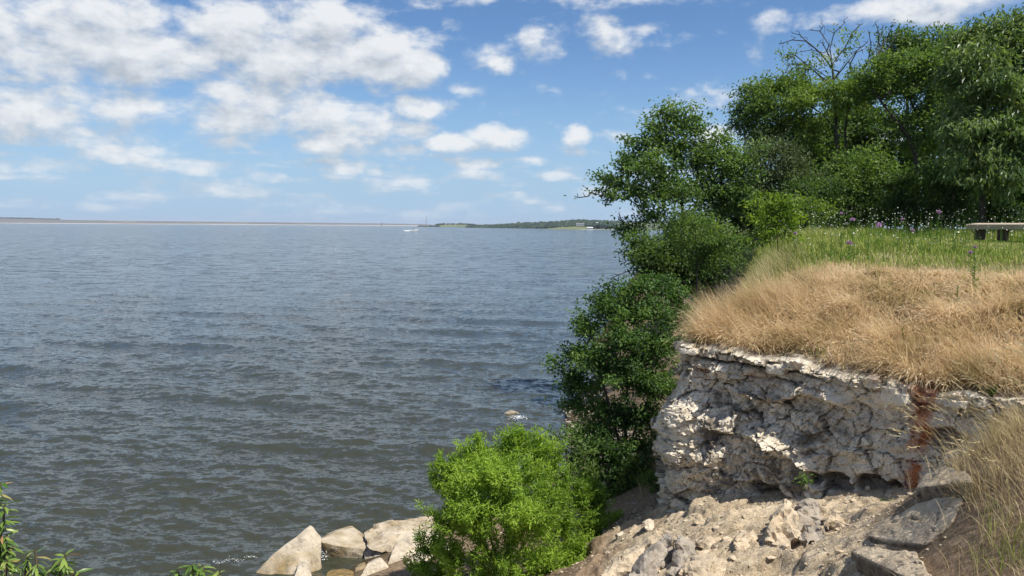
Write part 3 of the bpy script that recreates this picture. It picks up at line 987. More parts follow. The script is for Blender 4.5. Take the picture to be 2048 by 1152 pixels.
hull_rock('boulder', outline([(775, 1130, 0), (790, 1090, .3), (840, 1066, .6), (880, 1062, .6), (870, 1130, .1), (800, 1175, -.2), (770, 1165, -.2)], 11.6, 0.6, .8, -.2), M['boulder'],
          'pale rounded boulder half hidden by the left edge of the willow bush', 'boulder', GB, 12, 0.05, 0.04, 5, attr=wetband)
hull_rock('boulder', outline([(716, 1165, -.1), (735, 1130, .1), (762, 1118, .2), (776, 1135, .1), (778, 1175, -.1), (740, 1190, -.2)], 11.3, 0.4, .8, -.1), M['boulder'],
          'small wedge shaped pale boulder in front of the dark shore hollow', 'boulder', GB, 14, 0.04, 0.03, 6, attr=wetband)
hull_rock('boulder', outline([(728, 1098, .3), (752, 1092, .3), (768, 1112, .1), (752, 1128, 0), (730, 1122, .1)], 12.2, 0.3, .8, 0), M['grey'],
          'small black wet boulder wedged in the hollow under the grey boulder', 'boulder', GB, 16, 0.05, 0.02, 6)
hull_rock('boulder', outline([(584, 1165, -.1), (594, 1140, 0), (612, 1136, .05), (624, 1150, .05), (622, 1180, -.1)], 11.2, 0.3, .8, 0), M['boulder'],
          'small rounded white boulder at the foot of the leaning slab', 'boulder', GB, 18, 0.04, 0.02, 6)
hull_rock('boulder', outline([(708, 1160, 0), (712, 1138, .1), (730, 1130, .2), (738, 1145, .1), (728, 1165, 0)], 11.6, 0.3, .8, -.05), M['boulder'],
          'small brown algae stained boulder standing in the tide pool', 'boulder', GB, 20, 0.04, 0.02, 6, attr=lambda c_, n_: {'rust': np.full(len(c_), .7)})
hull_rock('boulder', outline([(800, 1180, -.3), (815, 1125, 0), (850, 1098, .3), (905, 1090, .5), (920, 1130, .1), (880, 1180, -.3)], 11.3, 0.7, .85, -.2), M['boulder'],
          'broad low pale boulder under the lower left branches of the willow bush', 'boulder', GB, 21, 0.05, 0.04, 5, attr=wetband)
hull_rock('boulder', outline([(640, 1190, -.2), (650, 1156, 0), (690, 1150, .1), (716, 1160, .1), (720, 1195, -.2)], 11.2, 0.5, .85, -.1), M['boulder'],
          'flat brown algae coated rock under the tide pool in front of the cream boulder', 'boulder', GB, 22, 0.05, 0.03, 5, attr=lambda c_, n_: {'rust': np.full(len(c_), .9)})
# rocks further along the shore
for (pl, D, lab, sd) in [
    ([(1112, 812), (1125, 802), (1142, 800), (1158, 812), (1158, 824), (1120, 822)], 23.5, 'ochre shore rock at the water edge left of the dark leafy shrub', 31),
    ([(1130, 826), (1150, 820), (1172, 828), (1175, 842), (1140, 840)], 21.8, 'white topped shore rock just below the ochre one', 33),
    ([(1008, 828), (1020, 822), (1036, 824), (1042, 834), (1010, 836)], 22.4, 'low brown rock awash in the lake with white splash', 35),
    ([(1165, 872), (1185, 862), (1210, 866), (1214, 886), (1180, 892)], 18.6, 'grey shore rock between the willow bush and the dark shrub', 37),
    ([(1190, 905), (1210, 893), (1236, 900), (1240, 920), (1205, 924)], 16.8, 'pale shore rock in the shade of the dark shrub', 39)]:
    hull_rock('shore_rock', outline(pl, D, 0.5, .8, -.1), M['boulder'], lab, 'rock', 'rocks along the far shore line', sd, 0.07, 0.04, 5, attr=lambda c_, n_: {'rust': np.full(len(c_), .25)})


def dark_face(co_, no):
    """blackened slab sides, with their shade painted in by facing direction"""
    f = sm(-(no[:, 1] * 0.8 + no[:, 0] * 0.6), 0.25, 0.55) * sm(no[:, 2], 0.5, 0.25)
    return {'crack_dark': np.clip(f * (0.75 + 0.5 * fbm(co_ * 14, 3, 5)), 0, 0.95)}


GS = 'broken limestone slabs on the ledge'


def slab(top, th, mat, label, seed, skew=(0, 0), lift=0.1, **kw):
    t = np.array([P(q[0], q[1], march(q[0], q[1], up_=lift)) for q in top])
    bt = t + np.array([skew[0], skew[1], -th])
    return hull_rock('slab', np.concatenate([t, bt]), mat, label, 'slab', GS, seed, **kw)


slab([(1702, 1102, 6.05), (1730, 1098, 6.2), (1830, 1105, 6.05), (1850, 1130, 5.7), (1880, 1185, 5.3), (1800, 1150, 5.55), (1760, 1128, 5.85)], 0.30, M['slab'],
     'upright slab with a blackened and shaded front edge at the bottom of the ledge', 51, (0.03, 0.02), .10, h=0.03, amp=0.03, freq=7, fine=0.006, attr=dark_face)
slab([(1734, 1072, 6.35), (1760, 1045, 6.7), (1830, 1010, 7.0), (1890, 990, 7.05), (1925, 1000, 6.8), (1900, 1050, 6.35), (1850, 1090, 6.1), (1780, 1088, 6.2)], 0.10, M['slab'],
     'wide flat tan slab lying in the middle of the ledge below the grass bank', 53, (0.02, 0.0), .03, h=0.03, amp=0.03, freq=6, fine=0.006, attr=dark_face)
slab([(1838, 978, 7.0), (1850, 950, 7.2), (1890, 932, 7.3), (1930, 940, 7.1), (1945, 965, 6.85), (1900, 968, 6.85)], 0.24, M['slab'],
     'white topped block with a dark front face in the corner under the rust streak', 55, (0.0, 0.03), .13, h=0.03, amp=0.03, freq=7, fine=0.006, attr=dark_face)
GR = 'loose rocks on the ledge'
for (pl, D, th, lab, mt, sd, ft) in [
    ([(1578, 1060, 0), (1590, 1015, .1), (1612, 1000, .2), (1640, 1004, .2), (1648, 1030, .1), (1634, 1062, 0), (1605, 1068, -.05)], 7.35, .35, 'dark hollowed grey rock knob in the middle of the ledge', 'grey', 61, .05),
    ([(1640, 1052, 0), (1655, 1034, .1), (1690, 1030, .15), (1700, 1050, .1), (1680, 1066, 0)], 7.2, .3, 'grey rock lump right of the hollowed knob', 'slab', 63, .04),
    ([(1600, 1086, 0), (1612, 1062, .1), (1640, 1056, .1), (1652, 1080, 0), (1630, 1090, -.05)], 7.0, .3, 'dark jagged rock just below the hollowed knob', 'grey', 65, .05),
    ([(1466, 1080, 0), (1476, 1062, .1), (1508, 1062, .1), (1520, 1080, .05), (1510, 1112, -.05), (1475, 1108, -.05)], 7.5, .3, 'square cream rock at the mouth of the dark gap under the cliff', 'slab', 67, .02),
    ([(1500, 1120, 0), (1512, 1092, .1), (1535, 1080, .15), (1545, 1100, .1), (1540, 1130, 0)], 7.25, .3, 'small blue grey rock beside the dark gap', 'grey', 69, .03),
    ([(1520, 1100, 0), (1540, 1030, .2), (1570, 1000, .35), (1592, 1010, .3), (1600, 1060, .1), (1580, 1110, -.1)], 7.4, .4, 'rough tan rock hump on the left end of the ledge', 'slab', 71, .05),
    ([(1735, 985), (1730, 967), (1738, 964), (1745, 985)], 7.55, .05, 'white upright stone chip standing against the cliff foot', 'lime', 73, .0),
    ([(1686, 994), (1700, 986), (1716, 1000), (1705, 1004)], 7.5, .15, 'small flat grey stone lying on the upper ledge', 'lime', 75, .0),
    ([(1736, 1012), (1748, 1004), (1758, 1012), (1748, 1018)], 7.3, .1, 'rounded cream stone on the upper ledge', 'lime', 77, .0),
    ([(1775, 990), (1782, 984), (1792, 989), (1785, 996)], 7.5, .08, 'white stone chip by the foot of the rust streak', 'lime', 79, .0)]:
    hull_rock('rock', outline(pl, base_d(pl), th, .85, -.03), M[mt], lab, 'rock', GR, sd, 0.03, 0.02 if ft else .006, 8, ft, 0.006)
# the tilted strata at the left foot of the cliff
GT = 'tilted rock strata below the cliff nose'
for (pl, D, th, lab, mt, sd) in [
    ([(1195, 1150, -.2), (1225, 1110, 0), (1270, 1085, .1), (1310, 1062, .2), (1330, 1070, .2), (1250, 1150, -.1), (1220, 1185, -.3)], 8.7, .35, 'brown tilted rock bed next to the willow bush', 'slab', 81),
    ([(1225, 1165, -.3), (1290, 1098, -.05), (1345, 1052, .15), (1352, 1080, .15), (1340, 1120, 0), (1290, 1175, -.3)], 8.3, .35, 'dark grey tilted rock bed leaning against the cliff nose', 'grey', 83),
    ([(1335, 1155, -.2), (1345, 1075, .1), (1362, 1062, .2), (1395, 1090, .15), (1400, 1130, 0), (1370, 1160, -.2)], 8.2, .4, 'pitted grey rock below the cliff nose', 'grey', 85),
    ([(1385, 1100, .1), (1400, 1072, .3), (1450, 1080, .3), (1470, 1106, .2), (1440, 1112, 0)], 8.2, .4, 'pale weathered rock below the dark undercut', 'slab', 87),
    ([(1345, 1160, -.1), (1370, 1118, .1), (1430, 1108, .2), (1520, 1116, .2), (1600, 1130, 0), (1600, 1190, -.4), (1400, 1200, -.4)], 7.5, .5, 'broad tan rock shelf at the bottom of the ledge', 'slab', 89),
    ([(1285, 1040, 0), (1298, 1030, .1), (1310, 1038, .1), (1312, 1058, 0), (1295, 1060, 0)], 9.6, .25, 'small ochre rock on the brown dirt slope', 'boulder', 91),
    ([(1232, 1066, 0), (1245, 1058, .1), (1252, 1070, 0), (1240, 1078, 0)], 9.4, .15, 'pale pebble sized rock between the willow bush and the dirt slope', 'boulder', 93),
    ([(1262, 1100, 0), (1290, 1075, .15), (1306, 1074, .2), (1298, 1090, .1), (1270, 1108, 0)], 8.9, .15, 'cream yellow rock sliver lying between two tilted beds', 'boulder', 95)]:
    hull_rock('strata_rock', outline(pl, base_d([(q[0], min(q[1], 1150)) for q in pl]), th, .85, -.05), M[mt], lab, 'rock', GT, sd, 0.035, 0.028, 7, 0.03, 0.008)

# loose courses broken along the cliff rim: parts of the cliff
cliff['base'] = list(cliff.location)
for k, (px, wd, hg, dy_) in enumerate([(1386, .22, .07, .05), (1560, .20, .10, .14), (1792, .17, .16, .10), (1816, .13, .12, .16), (1925, .24, .08, .14)]):
    c0 = P(px, rimy(px), rimd(px))
    s0 = s_of(px)
    i_ = int(np.argmin(np.abs(s - s0)))
    T_ = unit(np.array([tx[i_], ty[i_], 0]))
    N_ = np.array([nx[i_], ny[i_], 0])
    rg_ = np.random.default_rng(400 + k)
    cc = c0 - np.array([0, 0, hg * .45 + dy_ * .3]) + N_ * .04
    pts_ = np.array([cc + T_ * (a_ * wd / 2) * rg_.uniform(.75, 1.1) + N_ * (b_ * .11) * rg_.uniform(.7, 1.1) + np.array([0, 0, c_ * hg / 2 * rg_.uniform(.7, 1.15)]) for a_ in (-1, 0, 1) for b_ in (-1, 1) for c_ in (-1, 1)])
    st_o = hull_rock('stone', pts_, M['lime'], None, seed=410 + k, h=.03, amp=.012, freq=9, fine=.006, facet=.012)
    st_o.parent = cliff
    st_o.location = Vector(st_o.location) - Vector(cliff.location)
    for key in ('category', 'label'):
        if key in st_o:
            del st_o[key]

# gravel and chips: nobody could count these
ico = bmesh.new()
bmesh.ops.create_icosphere(ico, subdivisions=1, radius=1.0)
ico_v = np.array([v.co[:] for v in ico.verts])
ico_f = np.array([[v.index for v in f.verts] for f in ico.faces])
ico.free()


def scatter_stones(name, x, y, size, mat, dz_=0.0):
    n = len(x)
    z = height(x, y) + dz_
    rg = np.random.default_rng(n)
    sc = size[:, None] * rg.uniform(0.5, 1.3, (n, 3)) * np.array([1, 1, 0.55])
    jit = rg.uniform(0.65, 1.25, (n, len(ico_v), 1))
    v = ico_v[None] * jit * sc[:, None]
    a = rg.uniform(0, 6.28, n)
    ca_, sa_ = np.cos(a)[:, None], np.sin(a)[:, None]
    v = np.stack([v[..., 0] * ca_ - v[..., 1] * sa_, v[..., 0] * sa_ + v[..., 1] * ca_, v[..., 2]], -1)
    v = v + np.stack([x, y, z], -1)[:, None]
    f = ico_f[None] + (np.arange(n) * len(ico_v))[:, None, None]
    return add(name, v.reshape(-1, 3), f.reshape(-1, 3), mat, kind='stuff')


n = 3200
gxr, gyr = RNG.uniform(0.3, 3.9, n), RNG.uniform(5.3, 10.2, n)
kp = (sdist(gxr, gyr, rim_line) < 0.0) & (h_low(gxr, gyr) < 3.3)
scatter_stones('ledge_gravel', gxr[kp], gyr[kp], RNG.uniform(0.006, 0.02, kp.sum()) * (1 + 1.5 * (RNG.random(kp.sum()) > .93)), M['slab'])
n = 500
t_ = RNG.random(n)
sxr = np.interp(t_ * 12, np.arange(14), shore_line[:, 0])
gxr = np.concatenate([RNG.uniform(-1.5, 2.2, 260), RNG.uniform(1.0, 2.6, 900)])
gyr = np.concatenate([RNG.uniform(9.3, 12.8, 260), RNG.uniform(12.5, 24, 900)])
kp = (sdist(gxr, gyr, rim_line) < -0.1) & (sdist(gxr, gyr, shore_line) > -0.3)
scatter_stones('slope_gravel', gxr[kp], gyr[kp], RNG.uniform(0.012, 0.035, kp.sum()) * (1 + 2.2 * (gyr[kp] > 13.5)), M['grey'])


# ------------------------------------------------------------------ plants
def tubes(a, b_, ra, rb, sides=5):
    """one tapered tube per edge a -> b"""
    n = len(a)
    t = unit(b_ - a)
    ref = np.where(np.abs(t[:, 2:3]) > 0.9, np.array([[1.0, 0, 0]]), np.array([[0, 0, 1.0]]))
    u = unit(np.cross(t, ref))
    w = np.cross(t, u)
    th = np.arange(sides) * 2 * math.pi / sides
    ring = np.cos(th)[None, :, None] * u[:, None] + np.sin(th)[None, :, None] * w[:, None]
    va = (a - t * ra[:, None] * 0.3)[:, None] + ring * ra[:, None, None]
    vb = (b_ + t * rb[:, None] * 0.3)[:, None] + ring * rb[:, None, None]
    v = np.concatenate([va, vb], 1).reshape(-1, 3)
    k = np.arange(sides)
    f = np.stack([k, (k + 1) % sides, sides + (k + 1) % sides, sides + k], -1)
    f = f[None] + (np.arange(n) * 2 * sides)[:, None, None]
    return v, f.reshape(-1, 4)


def leaves_geo(pos, ax, nrm, L, Wd, fold=0.25):
    n = len(pos)
    ax = unit(ax)
    side = unit(np.cross(nrm, ax))
    nn = np.cross(ax, side)
    L, Wd = L[:, None], Wd[:, None]
    mid = pos + ax * L * 0.45
    v = np.stack([pos, mid + side * Wd * 0.5 + nn * Wd * fold, pos + ax * L - nn * L * 0.12, mid - side * Wd * 0.5 + nn * Wd * fold], 1)
    f = np.array([[0, 1, 2], [0, 2, 3]])[None] + (np.arange(n) * 4)[:, None, None]
    return v.reshape(-1, 3), f.reshape(-1, 3)


def grow(trunks, tips, seed=0, step=0.25, wig=0.12):
    """connect every tip to the nearest wood already grown; returns nodes, parents"""
    rg = np.random.default_rng(seed)
    nodes, par = [], []
    for tr in trunks:
        tr = np.asarray(tr, float)
        prev = -1
        if nodes:
            dd = np.linalg.norm(np.array(nodes) - tr[0], axis=1)
            prev = int(dd.argmin())
        for a, b_ in zip(tr[:-1], tr[1:]):
            k = max(1, int(np.linalg.norm(b_ - a) / step))
            for j in range(k):
                q = a + (b_ - a) * (j / k) + rg.normal(size=3) * 0.02 * step
                nodes.append(q)
                par.append(prev)
                prev = len(nodes) - 1
        nodes.append(tr[-1])
        par.append(prev)
    cap = len(nodes) + len(tips) * 40
    N = np.zeros((cap, 3))
    N[:len(nodes)] = nodes
    cnt = len(nodes)
    base = N[0]
    order = np.argsort(np.linalg.norm(tips - np.mean(N[:cnt], 0), axis=1))
    tipi = np.zeros(len(tips), int)
    for ti in order:
        t = tips[ti]
        d_ = np.linalg.norm(N[:cnt] - t, axis=1)
        d_ = d_ + 0.5 * np.maximum(0, N[:cnt, 2] - t[2])
        j = int(d_.argmin())
        L = np.linalg.norm(N[j] - t)
        k = max(1, min(30, int(L / step)))
        a = N[j].copy()
        sag = np.array([0, 0, L * 0.10])
        prev = j
        for q in range(1, k + 1):
            f_ = q / k
            pt = a + (t - a) * f_ + sag * 4 * f_ * (1 - f_) * 0.5
            if q < k:
                pt = pt + rg.normal(size=3) * wig * step
            if cnt >= cap:
                break
            N[cnt] = pt
            par.append(prev)
            prev = cnt
            cnt += 1
        tipi[ti] = prev
    return N[:cnt], np.array(par), tipi


def radii(N, par, r_tip, expo=2.3, rmax=None):
    w = np.zeros(len(N))
    kids = np.zeros(len(N), int)
    for i in range(len(N)):
        if par[i] >= 0:
            kids[par[i]] += 1
    w[kids == 0] = r_tip ** expo
    for i in range(len(N) - 1, -1, -1):
        if par[i] >= 0:
            w[par[i]] += w[i]
    r = w ** (1 / expo)
    if rmax:
        r = r * min(1.0, rmax / r.max()) if r.max() > rmax else r
    return np.maximum(r, r_tip)


def sample_clumps(clumps, D, dens, seed, upper=0.68):
    rg = np.random.default_rng(seed)
    pts, lf, out = [], [], []
    for c_ in clumps:
        px, py, rx, ry = c_[:4]
        dd = c_[4] if len(c_) > 4 else 0.0
        leaf = c_[5] if len(c_) > 5 else 1.0
        c0 = P(px, py, D + dd)
        s_ = (D + dd) / F
        a, h_ = rx * s_, ry * s_
        n = max(4, int(dens * a * h_ * 4 * 2.1))
        d_ = unit(rg.normal(size=(n, 3)))
        flip = (d_[:, 2] < 0) & (rg.random(n) < upper)
        d_[flip, 2] *= -1
        r_ = rg.random(n) ** 0.4
        r_ = r_ * (1 + 0.55 * (rg.random(n) < .10) * (r_ > .6))
        q = d_ * r_[:, None] * np.array([a, 0.85 * (a + h_) / 2, h_])
        pts.append(c0 + q)
        out.append(unit(q + np.array([0, 0, 0.25 * h_])))
        lf.append(np.full(n, leaf))
    return np.concatenate(pts), np.concatenate(out), np.concatenate(lf)


def plant(name, label, cat, D, base, trunks, clumps, leafm, dens=6.0, per=28, L=0.09, Wr=0.5, spray=0.22, droop=0.15, r_tip=0.006, rmax=0.3,
          barkm='bark', group=None, seed=1, step=0.28, upper=0.68, flat=0.6, shoot=0.0, wig=0.12, sides=5, along=0.6, wood='trunk', leafname='crown'):
    rg = np.random.default_rng(seed + 100)
    tips, out, lf = sample_clumps(clumps, D, dens, seed, upper)
    base = np.asarray(base, float)
    tr = [[(P(*q) if len(q) == 3 and not isinstance(q, np.ndarray) else q) for q in t_] for t_ in trunks]
    tr[0] = [base - np.array([0, 0, 0.15])] + tr[0]
    N, par, tipi = grow(tr, tips, seed, step, wig)
    rad_ = radii(N, par, r_tip, 2.3, rmax)
    o = thing(name, base, label, cat, group)
    e = np.where(par >= 0)[0]
    v, f = tubes(N[par[e]], N[e], np.minimum(rad_[par[e]], rad_[e] * 1.35), rad_[e], sides)
    add(wood, v, f, M[barkm], parent=o, smooth=True)
    tipn = N[tipi]
    tdir = unit(unit(tipn - N[par[tipi]]) * 0.7 + out * 0.6 + np.array([0, 0, shoot]))
    cnt = (per * 2.3 * lf * rg.uniform(0.5, 1.5, len(lf))).astype(int)
    idx = np.repeat(np.arange(len(tipn)), cnt)
    n = len(idx)
    if n:
        u = rg.uniform(-along, 0.55, n)[:, None]
        pos = tipn[idx] + tdir[idx] * u * spray * 2 + rg.normal(size=(n, 3)) * spray * np.array([1, 1, 0.62]) * (0.22 if shoot > 0.5 else 0.55)
        ax = tdir[idx] * 0.55 + rg.normal(size=(n, 3)) * 0.75 - np.array([0, 0, droop * 2])
        nr_ = np.array([0, 0, 1.0]) * flat * 1.6 + out[idx] * 0.3 + rg.normal(size=(n, 3)) * 0.55
        LL = L * rg.uniform(0.65, 1.25, n)
        v, f = leaves_geo(pos, ax, nr_, LL, LL * Wr)
        add(leafname, v, f, M[leafm], parent=o, kind='stuff')
    return o


def gz(x, y):
    return float(height(np.array([x]), np.array([y]))[0])


def gpt(px, D):
    x = P(px, 500, D)[0]
    return np.array([x, D, gz(x, D)])


# the wind-bent oak on the cliff edge
D = 24.0
plant('oak_tree', 'dark wind shaped oak with layered crown leaning out over the lake', 'tree', D, P(1392, 612, D),
      [[(1388, 560, D), (1375, 480, D), (1362, 400, D), (1350, 320, D), (1345, 260, D)], [(1378, 500, D), (1320, 440, D - .4), (1260, 400, D - .5), (1200, 390, D - .5)],
       [(1370, 440, D), (1420, 380, D), (1440, 330, D)], [(1365, 410, D), (1310, 350, D), (1270, 320, D)]],
      [(1352, 236, 42, 26), (1320, 258, 38, 22), (1390, 262, 36, 20), (1292, 290, 44, 28), (1345, 300, 50, 30), (1255, 335, 40, 26), (1310, 345, 52, 32, -.6), (1395, 330, 50, 34),
       (1432, 308, 40, 34), (1228, 366, 34, 20), (1212, 388, 24, 14), (1270, 392, 50, 26, -.7), (1340, 395, 56, 34, -.5), (1410, 390, 56, 44), (1470, 350, 46, 50), (1470, 410, 50, 44),
       (1300, 434, 40, 16, -.3), (1385, 455, 44, 30), (1244, 466, 14, 20), (1272, 458, 22, 14), (1165, 396, 24, 12, -.5, 0.02), (1238, 446, 14, 26, -.3, .05), (1160, 388, 18, 8, -.5, 0.0)],
      'oak', dens=8.5, per=24, L=0.12, Wr=0.55, spray=0.26, r_tip=0.009, rmax=0.24, seed=3, step=0.3)
plant('oak_tree', 'lower oak thicket filling the foot of the wind shaped oak', 'tree', 22.5, P(1365, 640, 22.5),
      [[(1362, 580, 22.5), (1345, 520, 22.5)], [(1360, 580, 22.5), (1310, 545, 22.3), (1262, 540, 22.2), (1225, 555, 22.2)]],
      [(1300, 505, 44, 34), (1350, 500, 50, 36), (1400, 520, 50, 40), (1290, 545, 34, 26), (1340, 555, 44, 30), (1385, 575, 40, 30), (1275, 490, 24, 20), (1280, 520, 30, 24, -.4), (1310, 525, 34, 26, -.5), (1230, 556, 14, 8, 0, 0.02), (1440, 500, 44, 40), (1420, 560, 40, 36)],
      'wood_dark', dens=8, per=30, L=0.11, Wr=0.55, spray=0.25, r_tip=0.009, rmax=0.14, seed=5)
plant('leafy_shrub', 'mid green shrub with fresh yellow tips in front of the wind shaped oak', 'shrub', 20.5, P(1395, 590, 20.5),
      [[(1395, 540, 20.5), (1392, 480, 20.5)]],
      [(1385, 445, 40, 30), (1360, 470, 34, 26), (1420, 465, 36, 30), (1395, 500, 46, 30), (1450, 495, 34, 30), (1440, 530, 40, 30)],
      'wood_mid', dens=9, per=26, L=0.09, Wr=0.45, spray=0.22, shoot=.3, seed=7, rmax=.06)

# woodland behind the meadow, from left to right
GW = 'trees of the wood behind the meadow'


def wood(label, px0, D, trunks, clumps, leafm, **kw):
    kw.setdefault('group', GW)
    b0 = gpt(px0, D)
    return plant(kw.pop('name', 'woodland_tree'), label, kw.pop('cat', 'tree'), D, b0, trunks, clumps, leafm, **kw)


wood('cedar grey green bushy tree between the oak and the broad crowned tree', 1540, 25.5, [[(1540, 400, 25.5), (1535, 330, 25.5)]],
     [(1540, 300, 44, 30), (1500, 330, 46, 34), (1575, 330, 46, 36), (1535, 365, 60, 36), (1600, 370, 50, 36), (1490, 385, 44, 36), (1560, 405, 60, 30), (1625, 400, 40, 40)],
     'cedar', dens=7.5, per=34, L=0.10, Wr=0.4, spray=.24, seed=11, rmax=.16)
wood('broad crowned tree whose left boughs hang against the open sky', 1585, 29.0, [[(1585, 380, 29), (1575, 280, 29), (1560, 210, 29)], [(1578, 300, 29), (1530, 230, 29), (1490, 205, 29)]],
     [(1502, 192, 38, 24), (1480, 222, 26, 20), (1540, 182, 44, 24), (1585, 170, 40, 22), (1520, 225, 46, 26, -.8), (1575, 215, 50, 32, -.8), (1615, 200, 40, 34), (1500, 255, 34, 22), (1555, 262, 56, 30, -.5), (1610, 260, 46, 34), (1520, 290, 40, 24), (1590, 310, 60, 36)],
     'wood_mid', dens=6.5, per=30, L=0.13, Wr=0.5, spray=.28, seed=13, rmax=.22, r_tip=.01, step=.35)
LIMBS = []
for pl in [[(1666, 140), (1640, 105), (1612, 82), (1585, 80), (1560, 88)], [(1664, 170), (1625, 140), (1590, 135), (1565, 148)], [(1664, 175), (1620, 135), (1590, 110), (1575, 120)],
           [(1662, 120), (1645, 85), (1650, 55), (1645, 48)], [(1660, 100), (1668, 66), (1690, 45)], [(1664, 130), (1690, 95), (1705, 65), (1720, 50)], [(1668, 160), (1695, 125), (1720, 95), (1735, 85)],
           [(1658, 90), (1640, 62), (1620, 60)], [(1645, 105), (1622, 100), (1600, 104)], [(1620, 90), (1600, 70), (1585, 66)],
           [(1705, 165), (1735, 125), (1755, 95), (1765, 58)], [(1725, 140), (1750, 115), (1775, 75), (1785, 50)], [(1735, 125), (1742, 90), (1738, 65)], [(1755, 95), (1758, 70), (1752, 48)], [(1745, 115), (1775, 100), (1792, 70)], [(1710, 160), (1700, 130), (1712, 105), (1725, 100)]]:
    LIMBS.append([(q[0], q[1], 27.5 + .35 * math.sin(i_ * 1.9 + pl[0][0])) for i_, q in enumerate(pl)])
DEAD = []
for pl in LIMBS:
    for q in pl[1:]:
        DEAD.append((q[0], q[1], 9, 9, q[2] - 27.5, 0.0))

wood('tall twin trunked tree with a bare dead top above a light green lower crown', 1672, 27.5,
     [[(1672, 400, 27.5), (1674, 320, 27.5), (1672, 240, 27.5), (1668, 170, 27.5), (1662, 110, 27.5), (1658, 80, 27.5)],
      [(1674, 380, 27.7), (1690, 330, 27.9), (1692, 240, 27.9), (1712, 160, 28), (1740, 110, 28.1)],
      [(1672, 260, 27.5), (1640, 225, 27.2), (1590, 190, 27.2)], [(1668, 165, 27.5), (1620, 128, 27.4), (1575, 130, 27.4)], [(1668, 160, 27.5), (1700, 110, 27.5), (1730, 90, 27.5)],
      [(1680, 265, 27.5), (1740, 262, 27.3), (1800, 268, 27.2)]] + LIMBS,
     DEAD +
     [(1572, 108, 12, 8, 0, .25), (1590, 130, 16, 8, 0, .3), (1625, 140, 22, 10, 0, .25), (1640, 110, 16, 10, 0, .2), (1700, 72, 18, 9, 0, .45), (1690, 105, 14, 14, 0, .35), (1712, 140, 22, 14, 0, .3), (1655, 130, 16, 12, 0, .2), (1660, 62, 12, 8, 0, .02), (1745, 90, 14, 10, 0, .02),
      (1630, 190, 40, 20, -.6), (1672, 185, 40, 20, -.8), (1710, 178, 40, 22, -.3), (1600, 205, 28, 14, -.6), (1690, 205, 44, 16, -.5), (1730, 200, 34, 26)],
     'wood_light', dens=6.5, per=30, L=0.13, Wr=0.48, spray=.26, seed=17, rmax=.24, r_tip=.0075, step=.33, wig=.16)
wood('gnarled tree with bare grey inner branches right of the dead topped tree', 1832, 26.0,
     [[(1832, 400, 26), (1832, 310, 26), (1815, 270, 26), (1770, 220, 25.8)], [(1832, 300, 26), (1850, 250, 26), (1860, 190, 26)], [(1815, 270, 26), (1760, 200, 26), (1740, 170, 26)]],
     [(1745, 160, 38, 22), (1785, 140, 44, 24), (1830, 130, 46, 26), (1870, 130, 44, 30), (1740, 200, 34, 26, .5, .5), (1780, 185, 40, 24, 0, .25), (1820, 180, 46, 30, .3, .4), (1870, 190, 50, 44), (1880, 250, 50, 40), (1800, 240, 50, 26, 0.3, .6), (1905, 160, 40, 44), (1840, 300, 46, 40, .5)],
     'wood_mid', dens=7, per=30, L=0.12, Wr=0.5, spray=.26, seed=19, rmax=.22, r_tip=.011, wig=.2)
wood('dark crowned tree rising farther back behind the gnarled tree', 1815, 34.0, [[(1815, 300, 34), (1815, 150, 34), (1812, 100, 34)]],
     [(1812, 88, 38, 24), (1785, 108, 30, 22), (1840, 105, 36, 22), (1815, 130, 60, 30), (1870, 120, 40, 30), (1800, 180, 70, 40)],
     'wood_dark', dens=4.5, per=32, L=0.16, Wr=0.5, spray=.34, seed=23, rmax=.25, r_tip=.012)
wood('airy tree reaching up between the gnarled tree and the tall hickory', 1905, 27.0, [[(1905, 380, 27), (1900, 250, 27), (1905, 130, 27), (1895, 80, 27)]],
     [(1890, 78, 26, 10), (1905, 95, 24, 10), (1920, 75, 22, 14), (1900, 140, 40, 30), (1930, 110, 34, 30), (1910, 220, 50, 50), (1900, 300, 60, 50)],
     'wood_mid', dens=5.5, per=28, L=0.13, Wr=0.5, spray=.26, seed=29, rmax=.16, r_tip=.011)
wood('tall hickory with long drooping leaves at the right end of the wood', 1965, 21.0,
     [[(1965, 400, 21), (1968, 280, 21), (1972, 150, 21), (1985, 85, 21)], [(1970, 260, 21), (2040, 160, 21), (2070, 90, 21)], [(1967, 300, 21), (1920, 220, 20.7)]],
     [(1965, 62, 20, 14), (1985, 84, 40, 22), (1945, 85, 36, 26), (2040, 78, 40, 30), (1960, 130, 56, 40, -.6), (2020, 120, 56, 44), (1925, 160, 40, 36), (2080, 90, 60, 70), (1990, 190, 70, 50, -.8), (1930, 235, 46, 40, -.4), (2060, 190, 60, 60), (1960, 270, 60, 44, -1), (2030, 280, 60, 50, -1),
      (1910, 290, 40, 36, -.3), (2100, 260, 60, 70), (1950, 340, 56, 40, -1), (2020, 350, 60, 44, -1.2), (1990, 48, 14, 9), (2050, 42, 26, 12), (2090, 340, 60, 60, -1)],
     'hickory', dens=10, per=24, L=0.17, Wr=0.34, spray=.26, droop=.55, seed=31, rmax=.2, r_tip=.008, flat=.4)
wood('tree filling the middle of the wood behind the twin trunks', 1700, 33.0, [[(1700, 380, 33), (1710, 250, 33)]],
     [(1690, 250, 70, 40), (1640, 290, 70, 44), (1750, 270, 70, 50), (1700, 320, 90, 50), (1780, 340, 70, 50), (1620, 350, 70, 50)],
     'wood_dark', dens=4.5, per=32, L=0.16, Wr=0.5, spray=.34, seed=37, rmax=.2, r_tip=.012)
